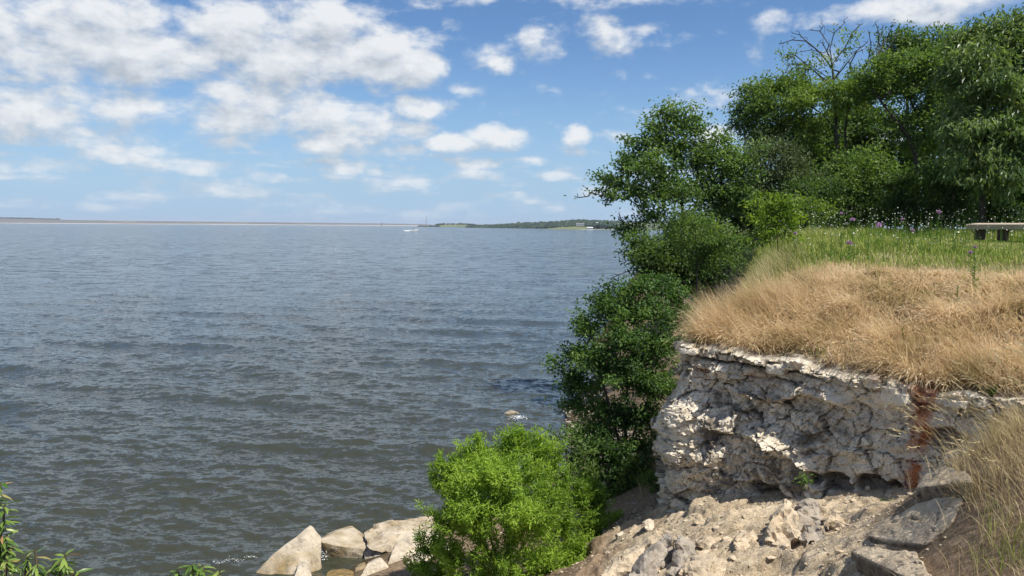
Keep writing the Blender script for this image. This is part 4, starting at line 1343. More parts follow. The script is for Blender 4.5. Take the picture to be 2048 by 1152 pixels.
wood('shaded tree filling the gap behind the tall hickory', 1960, 31.0, [[(1960, 380, 31), (1960, 200, 31)]],
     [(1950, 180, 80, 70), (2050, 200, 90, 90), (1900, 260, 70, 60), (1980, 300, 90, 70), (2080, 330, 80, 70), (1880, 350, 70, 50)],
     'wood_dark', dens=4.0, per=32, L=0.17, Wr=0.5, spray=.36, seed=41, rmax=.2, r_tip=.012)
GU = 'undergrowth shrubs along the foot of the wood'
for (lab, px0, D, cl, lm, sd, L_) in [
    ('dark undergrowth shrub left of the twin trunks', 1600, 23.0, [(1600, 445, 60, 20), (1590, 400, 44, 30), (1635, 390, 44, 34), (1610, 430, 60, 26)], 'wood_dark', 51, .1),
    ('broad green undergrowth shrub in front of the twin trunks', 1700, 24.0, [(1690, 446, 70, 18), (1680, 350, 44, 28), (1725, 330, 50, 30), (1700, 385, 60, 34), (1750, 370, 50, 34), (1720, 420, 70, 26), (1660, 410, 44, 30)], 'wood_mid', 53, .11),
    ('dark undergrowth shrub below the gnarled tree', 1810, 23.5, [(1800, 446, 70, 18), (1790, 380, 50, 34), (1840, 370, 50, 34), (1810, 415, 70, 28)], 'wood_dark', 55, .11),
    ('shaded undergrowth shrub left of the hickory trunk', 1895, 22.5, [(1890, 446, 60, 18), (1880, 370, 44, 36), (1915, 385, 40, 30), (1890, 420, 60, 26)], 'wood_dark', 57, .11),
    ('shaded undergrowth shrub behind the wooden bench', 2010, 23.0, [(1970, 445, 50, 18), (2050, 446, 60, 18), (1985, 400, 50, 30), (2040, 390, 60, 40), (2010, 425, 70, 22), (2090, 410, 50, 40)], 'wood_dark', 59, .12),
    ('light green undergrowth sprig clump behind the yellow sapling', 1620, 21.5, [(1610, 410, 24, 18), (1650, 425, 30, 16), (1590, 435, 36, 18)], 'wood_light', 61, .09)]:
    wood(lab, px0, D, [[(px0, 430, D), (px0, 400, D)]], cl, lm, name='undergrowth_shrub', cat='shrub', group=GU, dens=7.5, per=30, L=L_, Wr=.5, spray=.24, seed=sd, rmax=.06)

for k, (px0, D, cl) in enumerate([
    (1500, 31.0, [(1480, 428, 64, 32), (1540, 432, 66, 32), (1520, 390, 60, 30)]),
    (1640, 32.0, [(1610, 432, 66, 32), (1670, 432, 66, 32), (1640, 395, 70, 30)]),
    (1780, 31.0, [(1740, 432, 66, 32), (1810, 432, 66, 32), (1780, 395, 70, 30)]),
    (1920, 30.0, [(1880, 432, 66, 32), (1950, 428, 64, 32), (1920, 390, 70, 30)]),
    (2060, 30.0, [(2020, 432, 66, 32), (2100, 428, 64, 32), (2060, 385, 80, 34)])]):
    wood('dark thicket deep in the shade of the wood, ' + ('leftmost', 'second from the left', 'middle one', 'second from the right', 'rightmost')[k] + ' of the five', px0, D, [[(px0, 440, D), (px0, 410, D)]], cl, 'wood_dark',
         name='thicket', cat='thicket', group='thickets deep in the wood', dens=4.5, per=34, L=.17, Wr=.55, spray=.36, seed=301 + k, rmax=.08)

# the yellow-green sapling at the edge of the meadow
b0 = gpt(1556, 17.0)
plant('sapling', 'young yellow green sapling at the left edge of the flower meadow', 'sapling', 17.0, b0,
      [[(1556, 490, 17.0), (1552, 440, 17.0), (1550, 395, 17.0)]],
      [(1550, 400, 22, 14), (1530, 415, 22, 14), (1575, 412, 22, 14), (1555, 435, 40, 18), (1520, 450, 26, 16), (1585, 445, 24, 16), (1545, 470, 40, 18), (1510, 482, 20, 10), (1580, 480, 22, 12)],
      'sapling', dens=17, per=13, L=0.10, Wr=0.42, spray=.14, seed=71, rmax=.03, r_tip=.004, step=.15, barkm='twig')

# the dark leafy shrub below the cliff
D = 13.0
plant('leafy_tree', 'dense dark green many stemmed elm growing from the shore below the cliff', 'tree', D, np.array([P(1255, 1010, D)[0], D, gz(P(1255, 1010, D)[0], D)]),
      [[(1250, 900, D), (1255, 760, D), (1275, 640, D)], [(1250, 930, D), (1215, 800, D - .2), (1190, 700, D - .2)], [(1255, 900, D), (1310, 760, D + .3), (1330, 640, D + .3)]],
      [(1285, 572, 30, 18), (1250, 585, 34, 20), (1325, 585, 36, 22, .3), (1205, 600, 28, 18), (1360, 600, 24, 26, .5), (1230, 630, 50, 32), (1300, 630, 54, 36), (1350, 650, 36, 40, .4), (1165, 640, 20, 12), (1175, 665, 34, 22), (1245, 690, 60, 40, -.3), (1310, 700, 56, 44),
       (1150, 710, 30, 20), (1190, 725, 50, 30, -.2), (1120, 722, 16, 9), (1135, 750, 24, 14), (1170, 775, 40, 24), (1250, 760, 64, 44, -.3), (1310, 780, 50, 44), (1190, 820, 36, 22), (1240, 840, 50, 34), (1295, 850, 36, 40), (1215, 870, 30, 20), (1160, 815, 30, 22), (1180, 855, 26, 20), (1145, 775, 26, 18), (1235, 900, 30, 26), (1275, 900, 36, 30, .2), (1300, 940, 24, 30, .3), (1255, 955, 40, 30, .2)],
      'elm', dens=28, per=32, L=0.062, Wr=0.55, spray=.14, seed=81, rmax=.07, r_tip=.004, step=.16, upper=.6)
b0 = np.array([P(1305, 985, 10.9)[0], 10.9, gz(P(1305, 985, 10.9)[0], 10.9)])
plant('leafy_shrub', 'small bright green shrub tucked against the left foot of the cliff', 'shrub', 10.9, b0, [[(1304, 985, 10.9), (1303, 965, 10.9)]],
      [(1305, 955, 18, 14), (1295, 975, 18, 14), (1315, 978, 14, 14)], 'weed', dens=45, per=12, L=0.06, Wr=.5, spray=.09, seed=83, rmax=.02, r_tip=.003, step=.1, barkm='twig')
plant('leafy_shrub', 'small dark shrub with pale leaves behind the right side of the willow bush', 'shrub', 12.2, np.array([P(1140, 1000, 12.2)[0], 12.2, gz(P(1140, 1000, 12.2)[0], 12.2)]),
      [[(1140, 960, 12.2), (1130, 900, 12.2)]], [(1110, 870, 20, 14), (1128, 890, 24, 18), (1160, 910, 24, 18), (1150, 945, 36, 24), (1175, 950, 18, 20)],
      'wood_mid', dens=30, per=14, L=0.065, Wr=.45, spray=.12, seed=85, rmax=.03, r_tip=.004, step=.12, barkm='twig')

plant('leafy_shrub', 'dark shaded undergrowth shrub beneath the many stemmed elm', 'shrub', 12.6, np.array([P(1225, 1020, 12.6)[0], 12.6, gz(P(1225, 1020, 12.6)[0], 12.6)]),
      [[(1225, 1000, 12.6), (1222, 960, 12.6)]], [(1200, 925, 30, 24), (1180, 960, 26, 24), (1230, 970, 40, 26), (1265, 985, 34, 24), (1215, 1005, 40, 20), (1250, 1020, 34, 14), (1150, 880, 24, 20), (1185, 895, 28, 22), (1160, 925, 26, 22), (1215, 900, 28, 22), (1245, 930, 30, 26)],
      'elm', dens=30, per=26, L=0.07, Wr=.5, spray=.14, seed=87, rmax=.03, r_tip=.004, step=.12, barkm='twig')

# the bright willow bush
D = 10.3
bb = np.array([P(1010, 1120, D)[0], D, gz(P(1010, 1120, D)[0], D)])
stems = []
for k in range(9):
    a = k / 9 * 6.28
    stems.append([bb + np.array([0.08 * math.cos(a), 0.08 * math.sin(a), 0.0]), bb + np.array([0.35 * math.cos(a), 0.35 * math.sin(a), 0.55]), bb + np.array([0.7 * math.cos(a), 0.65 * math.sin(a), 1.15])])
plant('willow_bush', 'big bright yellow green willow bush on the shore in the centre foreground', 'bush', D, bb, stems,
      [(1040, 890, 40, 20), (1000, 905, 50, 24), (1075, 905, 36, 24), (950, 920, 46, 24), (905, 945, 36, 26), (960, 955, 60, 34, -.4), (1040, 950, 60, 36, -.4), (1100, 950, 44, 34), (895, 980, 28, 26), (930, 1000, 50, 34, -.6), (1000, 1010, 60, 36, -.8), (1075, 1005, 56, 36, -.7), (1140, 1000, 44, 30, -.1),
       (1165, 975, 24, 18, .1), (895, 1040, 40, 32, -.4), (950, 1060, 50, 34, -.9), (1030, 1070, 54, 34, -1.0), (1110, 1060, 54, 36, -.8), (1175, 1060, 40, 30, -.3), (1205, 1080, 30, 26, -.2), (860, 1090, 36, 28, -.2), (910, 1110, 46, 34, -.7), (990, 1125, 50, 30, -1.1), (1080, 1120, 54, 34, -1.0), (1160, 1110, 44, 34, -.6), (840, 1130, 26, 24, -.1), (870, 1150, 40, 24, -.5), (940, 1160, 50, 26, -1.0), (1040, 1165, 50, 26, -1.2), (1120, 1155, 46, 26, -1.0), (1200, 1120, 30, 26, -.4), (985, 960, 60, 36, -.9), (1060, 1040, 60, 36, -1.2), (940, 1030, 50, 36, -1.0), (1195, 1035, 36, 28, -.1), (1215, 1085, 28, 30, -.2), (1228, 1055, 24, 22, -.1), (1232, 1098, 20, 20, -.2), (1175, 1000, 30, 22), (935, 897, 9, 14), (955, 886, 7, 12), (1043, 868, 12, 12), (1080, 878, 10, 12), (880, 925, 10, 12), (1015, 880, 8, 12), (1120, 905, 9, 14), (1190, 985, 12, 10), (868, 955, 9, 10)],
      'willow', dens=66, per=27, L=0.064, Wr=0.25, spray=.105, seed=91, rmax=.03, r_tip=.0028, step=.12, upper=.72, shoot=.9, flat=.25, barkm='twig', sides=4, along=.9, wood='stems', leafname='foliage')


# ------------------------------------------------------------------ grass
def blades(pos, lean, L, Wd, bend, nseg=3, a0=0.0):
    """curved tapering blades; lean = horizontal direction they fall towards"""
    n = len(pos)
    t = np.linspace(0, 1, nseg + 1)
    lean = unit(lean)
    upv = np.array([0, 0, 1.0])
    a = a0 + bend[:, None] * t[None, :]
    # integrate direction: starts upright, leans over
    ca_, sa_ = np.cos(a), np.sin(a)
    dl = (L / nseg)[:, None]
    hz_ = np.concatenate([np.zeros((n, 1)), np.cumsum(sa_[:, 1:] * dl, 1)], 1)
    vt_ = np.concatenate([np.zeros((n, 1)), np.cumsum(ca_[:, 1:] * dl, 1)], 1)
    c_ = pos[:, None] + lean[:, None] * hz_[..., None] + upv * vt_[..., None]
    side = np.stack([-lean[:, 1], lean[:, 0], np.zeros(n)], -1)
    yaw = np.random.default_rng(n).uniform(-0.9, 0.9, n)[:, None]
    side = side * np.cos(yaw) + lean * np.sin(yaw)
    wd = Wd[:, None] * (1 - t[None, :-1] * 0.55) * 0.5
    l_ = c_[:, :-1] - side[:, None] * wd[..., None]
    r_ = c_[:, :-1] + side[:, None] * wd[..., None]
    v = np.concatenate([np.stack([l_, r_], 2).reshape(n, -1, 3), c_[:, -1:]], 1)
    m_v = v.shape[1]
    fs = []
    for k in range(nseg - 1):
        fs += [[2 * k, 2 * k + 1, 2 * k + 3], [2 * k, 2 * k + 3, 2 * k + 2]]
    k = nseg - 1
    fs.append([2 * k, 2 * k + 1, 2 * k + 2])
    f = np.array(fs)[None] + (np.arange(n) * m_v)[:, None, None]
    return v.reshape(-1, 3), f.reshape(-1, 3)


def on_ground(x, y, dz_=0.0):
    return np.stack([x, y, height(x, y) + dz_], -1)


def cap_lift(x, y):
    """turf sits on the stone cap near the rim"""
    d = sdist(x, y, rim_line)
    t_ = (np.asarray(x) - NOSE[0]) * 0.66 - (np.asarray(y) - NOSE[1]) * 0.75
    ts = (RIM[:, 0] - NOSE[0]) * 0.66 - (RIM[:, 1] - NOSE[1]) * 0.75
    rz_ = np.interp(t_, ts[::-1], RIM[::-1, 2])
    return np.where((d > -0.05) & (d < 0.75) & (t_ < 4.6), rz_ + 0.09 * d + 0.01, -9)


inl = np.array([0.75, 0.66])
# combed dry grass on the slope above the cliff
n = 50000
t_ = RNG.random(n)
sx_ = RNG.uniform(-0.2, 6.2, n)
dn_ = RNG.random(n) ** 0.9 * 5.0 + 0.05
lr = np.array([0.66, -0.75])
q0 = NOSE[:2]
gxr = q0[0] + lr[0] * sx_ + inl[0] * dn_
gyr = q0[1] + lr[1] * sx_ + inl[1] * dn_
extra = 26000
ex = RNG.random(extra)
gxr = np.concatenate([gxr, np.interp(ex, [0, .4, .7, 1], [2.3, 3.05, 4.1, 5.5]) + RNG.normal(size=extra) * .22 + .45])
gyr = np.concatenate([gyr, np.interp(ex, [0, .4, .7, 1], [9.7, 11.5, 13.6, 17.0]) + RNG.normal(size=extra) * .3])
d_ = sdist(gxr, gyr, rim_line)
clump = rough2(gxr, gyr, 1.5, 131)
swirl = rough2(gxr, gyr, 0.8, 133)
keep = (d_ > 0.02 + 0.14 * RNG.random(len(d_)) ** 2 + 0.16 * sm(gyr, 8.6, 9.3) * (gxr < 3.2)) & (RNG.random(len(d_)) < np.clip(0.6 + 1.5 * clump, .08, 1) * (1 - 0.9 * sm(d_front(gxr, gyr) + .9 * swirl, 2.5, 4.0)))
gxr, gyr, d_, clump, swirl = gxr[keep], gyr[keep], d_[keep], clump[keep], swirl[keep]
n = len(gxr)
ang_ = np.arctan2(-0.50, -0.87) + 1.3 * swirl + RNG.normal(size=n) * 0.42
lean = np.stack([np.cos(ang_), np.sin(ang_), np.zeros(n)], -1)
df_ = d_front(gxr, gyr)
Lg = (0.22 + 0.26 * np.clip(clump + .3, 0, 1)) * RNG.uniform(0.5, 1.25, n) * (0.5 + 0.5 * sm(d_, 0.2, 1.0)) * (1 - 0.55 * sm(df_, 2.4, 4.0))
bend = np.clip(1.35 + 0.5 * RNG.normal(size=n) - 0.4 * clump, 0.2, 2.4)
pos = on_ground(gxr, gyr, -0.01)
pos[:, 2] = np.maximum(pos[:, 2], cap_lift(gxr, gyr))
patch = sm(rough2(gxr, gyr, 1.3, 137) + 0.72 - 0.42 * df_, -0.10, 0.30)
isth = RNG.random(n) < 0.35 + 0.6 * patch
st_ = ~isth
v, f = blades(pos[st_], lean[st_], Lg[st_], RNG.uniform(.0035, .0065, st_.sum()), bend[st_], 3, 0.55)
add('dry_grass', v, f, M['drygrass'], kind='stuff')
a_ = ang_[isth] + RNG.normal(size=isth.sum()) * 1.2
v, f = blades(pos[isth], np.stack([np.cos(a_), np.sin(a_), a_ * 0], -1), RNG.uniform(.06, .22, isth.sum()), RNG.uniform(.004, .009, isth.sum()), RNG.uniform(.6, 2.6, isth.sum()), 3, 0.35)
add('matted_dead_grass', v, f, M['thatch'], kind='stuff')
nc = 430
tx_ = RNG.uniform(-0.1, 6.2, nc)
td_ = 0.12 + 3.5 * RNG.random(nc) ** .85
cxr = q0[0] + lr[0] * tx_ + inl[0] * td_
cyr = q0[1] + lr[1] * tx_ + inl[1] * td_
kc = (sdist(cxr, cyr, rim_line) > .12 + .45 * np.clip(rough2(cxr, cyr, 1.9, 161) + .1, 0, 1)) & (rough2(cxr, cyr, 1.2, 162) > -.28)
cxr, cyr, td_ = cxr[kc], cyr[kc], td_[kc]
per_ = (RNG.uniform(70, 230, len(cxr))).astype(int)
ti = np.repeat(np.arange(len(cxr)), per_)
n = len(ti)
sg = RNG.uniform(.05, .14, len(cxr))[ti]
ox, oy = RNG.normal(size=n) * sg, RNG.normal(size=n) * sg
gxr, gyr = cxr[ti] + ox, cyr[ti] + oy
ok = sdist(gxr, gyr, rim_line) > .05
tdir = np.arctan2(-0.42, -0.9) + RNG.normal(size=len(cxr)) * .45
ex_ = np.stack([np.cos(tdir[ti]) + ox / sg * .45 + RNG.normal(size=n) * .25, np.sin(tdir[ti]) + oy / sg * .45 + RNG.normal(size=n) * .25, np.zeros(n)], -1)
Lc = RNG.uniform(.26, .56, len(cxr))[ti] * RNG.uniform(.6, 1.15, n) * (1 - .45 * sm(td_[ti], 2.2, 3.6))
pos = on_ground(gxr, gyr, -.01)
pos[:, 2] = np.maximum(pos[:, 2], cap_lift(gxr, gyr))
v, f = blades(pos[ok], ex_[ok], Lc[ok], RNG.uniform(.0045, .011, ok.sum()), np.clip(1.5 + .45 * RNG.normal(size=ok.sum()), .5, 2.5), 4, .3)
tip_ = v.reshape(ok.sum(), -1, 3)[:, -1]
prv_ = v.reshape(ok.sum(), -1, 3)[:, -2]
pk = np.where(RNG.random(ok.sum()) < .16)[0]
sp_ = np.repeat(tip_[pk], 3, 0) - np.repeat(unit(tip_[pk] - prv_[pk]), 3, 0) * np.tile([0, .025, .05], len(pk))[:, None]
sv3, sf3 = leaves_geo(sp_, np.repeat(unit(tip_[pk] - prv_[pk]), 3, 0) + RNG.normal(size=(len(pk) * 3, 3)) * .25, RNG.normal(size=(len(pk) * 3, 3)), np.full(len(pk) * 3, .035), np.full(len(pk) * 3, .012))
add('tussock_grass', np.concatenate([v, sv3]), np.concatenate([f, sf3 + len(v)]), M['drygrass'], kind='stuff')
# green blades coming up through the straw
n = 5200
x, y = RNG.uniform(2.3, 7.5, n), RNG.uniform(6.5, 12.5, n)
okg = (d_front(x, y) > .25) & (d_front(x, y) < 3.8) & (sdist(x, y, rim_line) > .15) & (rough2(x, y, 1.4, 163) > .10)
x, y = x[okg], y[okg]
n = len(x)
a_ = RNG.uniform(0, 6.28, n)
pos = on_ground(x, y)
pos[:, 2] = np.maximum(pos[:, 2], cap_lift(x, y))
v, f = blades(pos, np.stack([np.cos(a_), np.sin(a_), a_ * 0], -1), RNG.uniform(.12, .32, n), RNG.uniform(.005, .008, n), RNG.uniform(.2, 1.4, n))
add('green_blades', v, f, M['greengrass'], kind='stuff')

# the tall pale tuft mounds at the left end
GM = 'tufts of tall dry grass along the cliff edge'
for (px, py, D_, n, spread, ln, lab) in [
    (1490, 600, 10.7, 6500, .52, .68, 'big pale mound of dry grass at the left end of the slope'),
    (1440, 640, 10.1, 3400, .34, .52, 'rusty dry grass tuft below the pale mound at the cliff corner'),
    (1410, 690, 9.75, 1500, .2, .30, 'short dry grass tuft on the very corner of the cliff'),
    (1580, 620, 10.2, 2600, .45, .48, 'combed dry grass tuft right of the pale mound'),
    (1700, 640, 9.4, 2600, .5, .42, 'combed dry grass tuft in the middle of the slope'),
    (1880, 690, 8.3, 2600, .5, .42, 'combed dry grass tuft above the rust streak'),
    (2010, 720, 7.5, 2400, .4, .46, 'combed dry grass tuft at the right end of the slope')]:
    c0 = P(px, py, D_)
    x = c0[0] + RNG.normal(size=n) * spread * .8
    y = c0[1] + RNG.normal(size=n) * spread * .6
    ok = sdist(x, y, rim_line) > 0.12
    x, y = x[ok], y[ok]
    n = len(x)
    pos = on_ground(x, y, -.01)
    pos[:, 2] = np.maximum(pos[:, 2], cap_lift(x, y))
    a_ = np.arctan2(-0.5, -0.86) + RNG.normal(size=n) * .38
    v, f = blades(pos, np.stack([np.cos(a_), np.sin(a_), a_ * 0], -1), ln * RNG.uniform(.55, 1.2, n), RNG.uniform(.0035, .006, n), np.clip(.95 + .4 * RNG.normal(size=n), .1, 2.0), 4, 0.35)
    o = add('grass_tuft', v, f, M['drygrass'], origin=(c0[0], c0[1], gz(c0[0], c0[1])))
    tag(o, lab, 'grass tuft', GM)
# wispy green-yellow seed grass at the left edge of the plateau
n = 10500
ex = RNG.random(n)
x = np.interp(ex, [0, .5, 1], [2.85, 3.85, 5.5]) + RNG.normal(size=n) * .36 - .1
y = np.interp(ex, [0, .5, 1], [10.9, 13.0, 16.4]) + RNG.normal(size=n) * .35
a_ = np.arctan2(0.1, -1) + RNG.normal(size=n) * .5
v, f = blades(on_ground(x, y), np.stack([np.cos(a_), np.sin(a_), a_ * 0], -1), RNG.uniform(.25, .6, n), RNG.uniform(.005, .009, n), np.clip(.8 + .3 * RNG.normal(size=n), .1, 1.6))
add('seed_grass', v, f, M['edgeblade'], kind='stuff')

# sparse cropped grass over the bare soil
n = 26000
x, y = RNG.uniform(3.5, 14, n), RNG.uniform(7.5, 16, n)
d_ = sdist(x, y, rim_line)
df_ = d_front(x, y)
ok = (df_ > 2.4) & (df_ < 7.0) & (d_ > .4)
x, y = x[ok], y[ok]
n = len(x)
a_ = RNG.uniform(0, 6.28, n)
v, f = blades(on_ground(x, y), np.stack([np.cos(a_), np.sin(a_), a_ * 0], -1), RNG.uniform(.05, .13, n), RNG.uniform(.006, .010, n), RNG.uniform(.3, 1.4, n), 2)
add('cropped_grass', v, f, M['drygrass'], kind='stuff')

# flowering meadow
n = 78000
x, y = RNG.uniform(4.5, 17.5, n), RNG.uniform(12.0, 22.8, n)
d_ = sdist(x, y, rim_line)
df_ = d_front(x, y)
den = sm(df_ + 1.6 * rough2(x, y, .45, 21) + .5 * rough2(x, y, 2.0, 22), 3.4, 5.8)
vis = (x / y < 0.72) & (x / y > 0.27)
ok = (RNG.random(n) < den) & vis & (d_ > 0.2)
x, y, d_ = x[ok], y[ok], df_[ok]
n = len(x)
a_ = RNG.uniform(0, 6.28, n)
tall = (0.10 + 0.17 * sm(d_, 5.2, 8.5) * (1 + 1.2 * rough2(x, y, .9, 143))) * (1 - .85 * sm(np.hypot((x - 10.3), (y - 15.6) * .7), 3.4, 1.4))
v, f = blades(on_ground(x, y), np.stack([np.cos(a_), np.sin(a_), a_ * 0], -1), tall * RNG.uniform(.5, 1.3, n), RNG.uniform(.010, .018, n), np.clip(.55 + .35 * RNG.normal(size=n), .05, 1.5))
add('meadow_grass', v, f, M['greengrass'], kind='stuff')


def discs(pos, r, upw=0.6, sides=6, seed=1):
    n = len(pos)
    rg = np.random.default_rng(seed)
    nn = unit(rg.normal(size=(n, 3)) * .6 + np.array([0, 0, upw]))
    u = unit(np.cross(nn, rg.normal(size=(n, 3))))
    w = np.cross(nn, u)
    th = np.arange(sides) * 2 * math.pi / sides
    ring = pos[:, None] + (np.cos(th)[None, :, None] * u[:, None] + np.sin(th)[None, :, None] * w[:, None]) * r[:, None, None]
    ctr = (pos - nn * r[:, None] * .7)[:, None]
    v = np.concatenate([ring, ctr], 1)
    k = np.arange(sides)
    f = np.stack([k, (k + 1) % sides, np.full(sides, sides)], -1)[None] + (np.arange(n) * (sides + 1))[:, None, None]
    return v.reshape(-1, 3), f.reshape(-1, 3)


n = 2200
x, y = RNG.uniform(5, 16, n), RNG.uniform(13.0, 22.6, n)
d_ = sdist(x, y, rim_line)
df_ = d_front(x, y)
ok = (df_ > 5.6) & (d_ > .4) & (x / y < .70) & (x / y > .30) & (RNG.random(n) < (.5 + .4 * sm(y, 16, 19)) * (1 - .6 * sm(y, 19.5, 21.5)))
x, y, d_ = x[ok], y[ok], d_[ok]
n = len(x)
hh = RNG.uniform(.35, .85, n) * (0.6 + .4 * sm(y, 15, 20))
p0 = on_ground(x, y)
a_ = RNG.uniform(0, 6.28, n)
v1, f1_ = blades(p0, np.stack([np.cos(a_), np.sin(a_), a_ * 0], -1), hh, np.full(n, .009), RNG.uniform(.02, .3, n), 2)
add('flower_stalks', v1, f1_, M['weed'], kind='stuff')
v2, f2_ = discs(p0 + np.array([0, 0, 1.0]) * hh[:, None] * .985, RNG.uniform(.008, .016, n))
add('white_wildflowers', v2, f2_, M['white_petal'], kind='stuff')


# countable weeds and thistles
def weed(name, label, px, D_, hgt_, nleaf, leafL, flower=None, group=None, seed=0, cat='weed', lm='weed', base_h=0.0):
    rg = np.random.default_rng(seed + 900)
    x = P(px, 500, D_)[0]
    base = np.array([x, D_, max(gz(x, D_), cap_lift(np.array([x]), np.array([D_]))[0])])
    o = thing(name, base, label, cat, group)
    lean_ = rg.normal(size=2) * .05
    zz = np.linspace(0, 1, 7)
    pts = base + np.stack([lean_[0] * zz ** 2 * hgt_, lean_[1] * zz ** 2 * hgt_, zz * hgt_], -1)
    rr_ = np.linspace(.006, .003, 7)
    v, f = tubes(pts[:-1], pts[1:], rr_[:-1], rr_[1:], 5)
    add('stem', v, f, M['weed'], parent=o, smooth=True)
    u = rg.uniform(base_h, .97, nleaf)
    pos = base + np.stack([lean_[0] * u ** 2 * hgt_, lean_[1] * u ** 2 * hgt_, u * hgt_], -1)
    a = np.arange(nleaf) * 2.4
    ax = np.stack([np.cos(a), np.sin(a), rg.uniform(.1, .9, nleaf)], -1)
    LL = leafL * rg.uniform(.7, 1.2, nleaf) * (1.15 - .6 * u)
    v, f = leaves_geo(pos, ax, np.array([0, 0, 1.0]) + rg.normal(size=(nleaf, 3)) * .25, LL, LL * .3)
    add('foliage', v, f, M[lm], parent=o, kind='stuff')
    if flower:
        k = 46
        dv = unit(rg.normal(size=(k, 3)) * np.array([1, 1, .5]) + np.array([0, 0, .55]))
        v, f = leaves_geo(np.repeat(pts[-1:], k, 0), dv, rg.normal(size=(k, 3)), np.full(k, flower), np.full(k, flower * .4))
        add('flower_head', v, f, M['violet_petal'], parent=o)
    return o


weed('tall_weed', 'tall leafy green weed with a purple bud standing alone on the bare soil', 1952, 9.6, .62, 60, .085, .028, seed=1)
weed('tall_weed', 'thin brown stalked weed on the bare soil left of the tall leafy one', 1872, 9.4, .34, 12, .04, None, seed=2)
weed('tall_weed', 'slender green weed between the thin stalk and the tall leafy one', 1920, 9.2, .36, 26, .05, None, seed=3)
weed('tall_weed', 'green weed sprig on the combed dry slope', 1815, 8.6, .30, 24, .06, None, seed=4)
weed('tall_weed', 'low bright green weed in the dry grass under the tall leafy weed', 1910, 8.45, .16, 30, .10, None, seed=5)
weed('tall_weed', 'green weed tuft on the corner of the cliff top', 1425, 9.85, .22, 34, .10, None, seed=6)
weed('tall_weed', 'bright green weed at the cliff rim right of the rust streak', 2000, 7.15, .10, 34, .08, None, seed=7)
for k, (px, D_, hh_, lab) in enumerate([
    (1705, 15.6, .60, 'violet thistle flower near the left side of the meadow'), (1680, 15.8, .72, 'violet thistle flower behind the leftmost thistles'),
    (1590, 16.2, .52, 'violet thistle flower beside the yellow sapling'), (1762, 15.4, .50, 'large violet thistle flower in the middle of the meadow'),
    (1757, 15.3, .48, 'violet thistle flower touching the large middle one'), (1806, 15.8, .58, 'violet thistle flower right of the middle of the meadow'),
    (1873, 16.6, .66, 'tall violet thistle flower left of the bench'), (1697, 13.2, .34, 'low violet thistle flower at the front of the meadow'),
    (1825, 15.0, .40, 'low violet thistle flower front right of the meadow'), (1942, 12.4, .2, 'small violet thistle flower in front of the bench')]):
    weed('thistle', lab, px, D_, hh_, 16, .10, .060 if k in (0, 3, 4, 6, 7) else .045, 'violet thistles in the meadow', seed=20 + k, cat='thistle')
GK = 'leafy green stalks at the front of the meadow'
ORD = ['leftmost'] + [w_ + ' from the left' for w_ in ('second', 'third', 'fourth', 'fifth', 'sixth', 'seventh')] + ['middle one'] + [w_ + ' from the right' for w_ in ('seventh', 'sixth', 'fifth', 'fourth', 'third', 'second')] + ['rightmost']
for k, (px, D_, hh_) in enumerate(sorted([(1645, 13.6, .34), (1662, 13.2, .30), (1682, 13.4, .42), (1708, 13.0, .36), (1735, 13.3, .30), (1768, 13.1, .34), (1795, 13.9, .42), (1818, 13.6, .40), (1842, 13.8, .44), (1880, 14.2, .42), (1905, 14.0, .38), (1625, 13.9, .30), (1860, 14.5, .5), (1700, 14.4, .5), (1930, 14.4, .46)])):
    weed('green_stalk', 'leafy green stalk at the front of the meadow, ' + ORD[k] + ' of the fifteen', px, D_, hh_ + .08, 30, .075, None, GK, seed=60 + k, cat='weed')
# little plants on the ledge and in cracks
plant('ledge_plant', 'small leafy green plant growing from the cliff foot above the hollowed knob', 'plant', 7.75, P(1606, 985, 7.75), [[(1606, 975, 7.75), (1606, 962, 7.75)]],
      [(1606, 955, 11, 9), (1602, 972, 12, 9), (1612, 968, 9, 10)], 'weed', dens=220, per=5, L=.035, Wr=.5, spray=.035, seed=171, rmax=.006, r_tip=.0015, step=.04, barkm='twig')
plant('ledge_plant', 'tiny dark green plant on the ledge gravel left of the rust streak', 'plant', 7.25, P(1780, 1014, 7.25), [[(1780, 1010, 7.25), (1780, 1005, 7.25)]],
      [(1780, 1004, 11, 6)], 'wood_mid', dens=260, per=6, L=.028, Wr=.5, spray=.03, seed=173, rmax=.005, r_tip=.0015, step=.04, barkm='twig')
n = 90
c0 = P(1455, 1075, 8.15)
x = c0 + RNG.normal(size=(n, 3)) * np.array([.05, .03, .01])
a_ = RNG.normal(size=n) * .5 + 2.6
v, f = blades(x, np.stack([np.cos(a_), np.sin(a_), a_ * 0], -1), RNG.uniform(.12, .3, n), np.full(n, .005), RNG.uniform(.3, 1.3, n))
tag(add('grass_tuft', v, f, M['greengrass'], origin=c0), 'small green grass tuft in the dark gap under the cliff', 'grass tuft')

# the near grass bank at the right
n = 38000
x, y = RNG.uniform(2.3, 5.4, n), RNG.uniform(3.2, 7.2, n)
d_ = sdist(x, y, rim_line)
hl = h_low(x, y)
cl_ = rough2(x, y, 1.6, 151)
ok = (d_ < 0.35) & (hl > 3.05) & (RNG.random(n) < np.clip(sm(hl + .3 * cl_, 3.38, 3.75) * (.65 + .8 * cl_), 0.01, 1)) & (x / y > .5)
x, y, cl_ = x[ok], y[ok], cl_[ok]
n = len(x)
a_ = np.arctan2(0.35, -0.9) + RNG.normal(size=n) * .75
v, f = blades(on_ground(x, y, -.01), np.stack([np.cos(a_), np.sin(a_), a_ * 0], -1), RNG.uniform(.10, .36, n), RNG.uniform(.0022, .0045, n), np.clip(1.0 + .45 * RNG.normal(size=n), .1, 2.2), 4)
add('bank_grass', v, f, M['nearblade'], kind='stuff')
n = 9000
x, y = RNG.uniform(2.5, 5.2, n), RNG.uniform(3.4, 7.0, n)
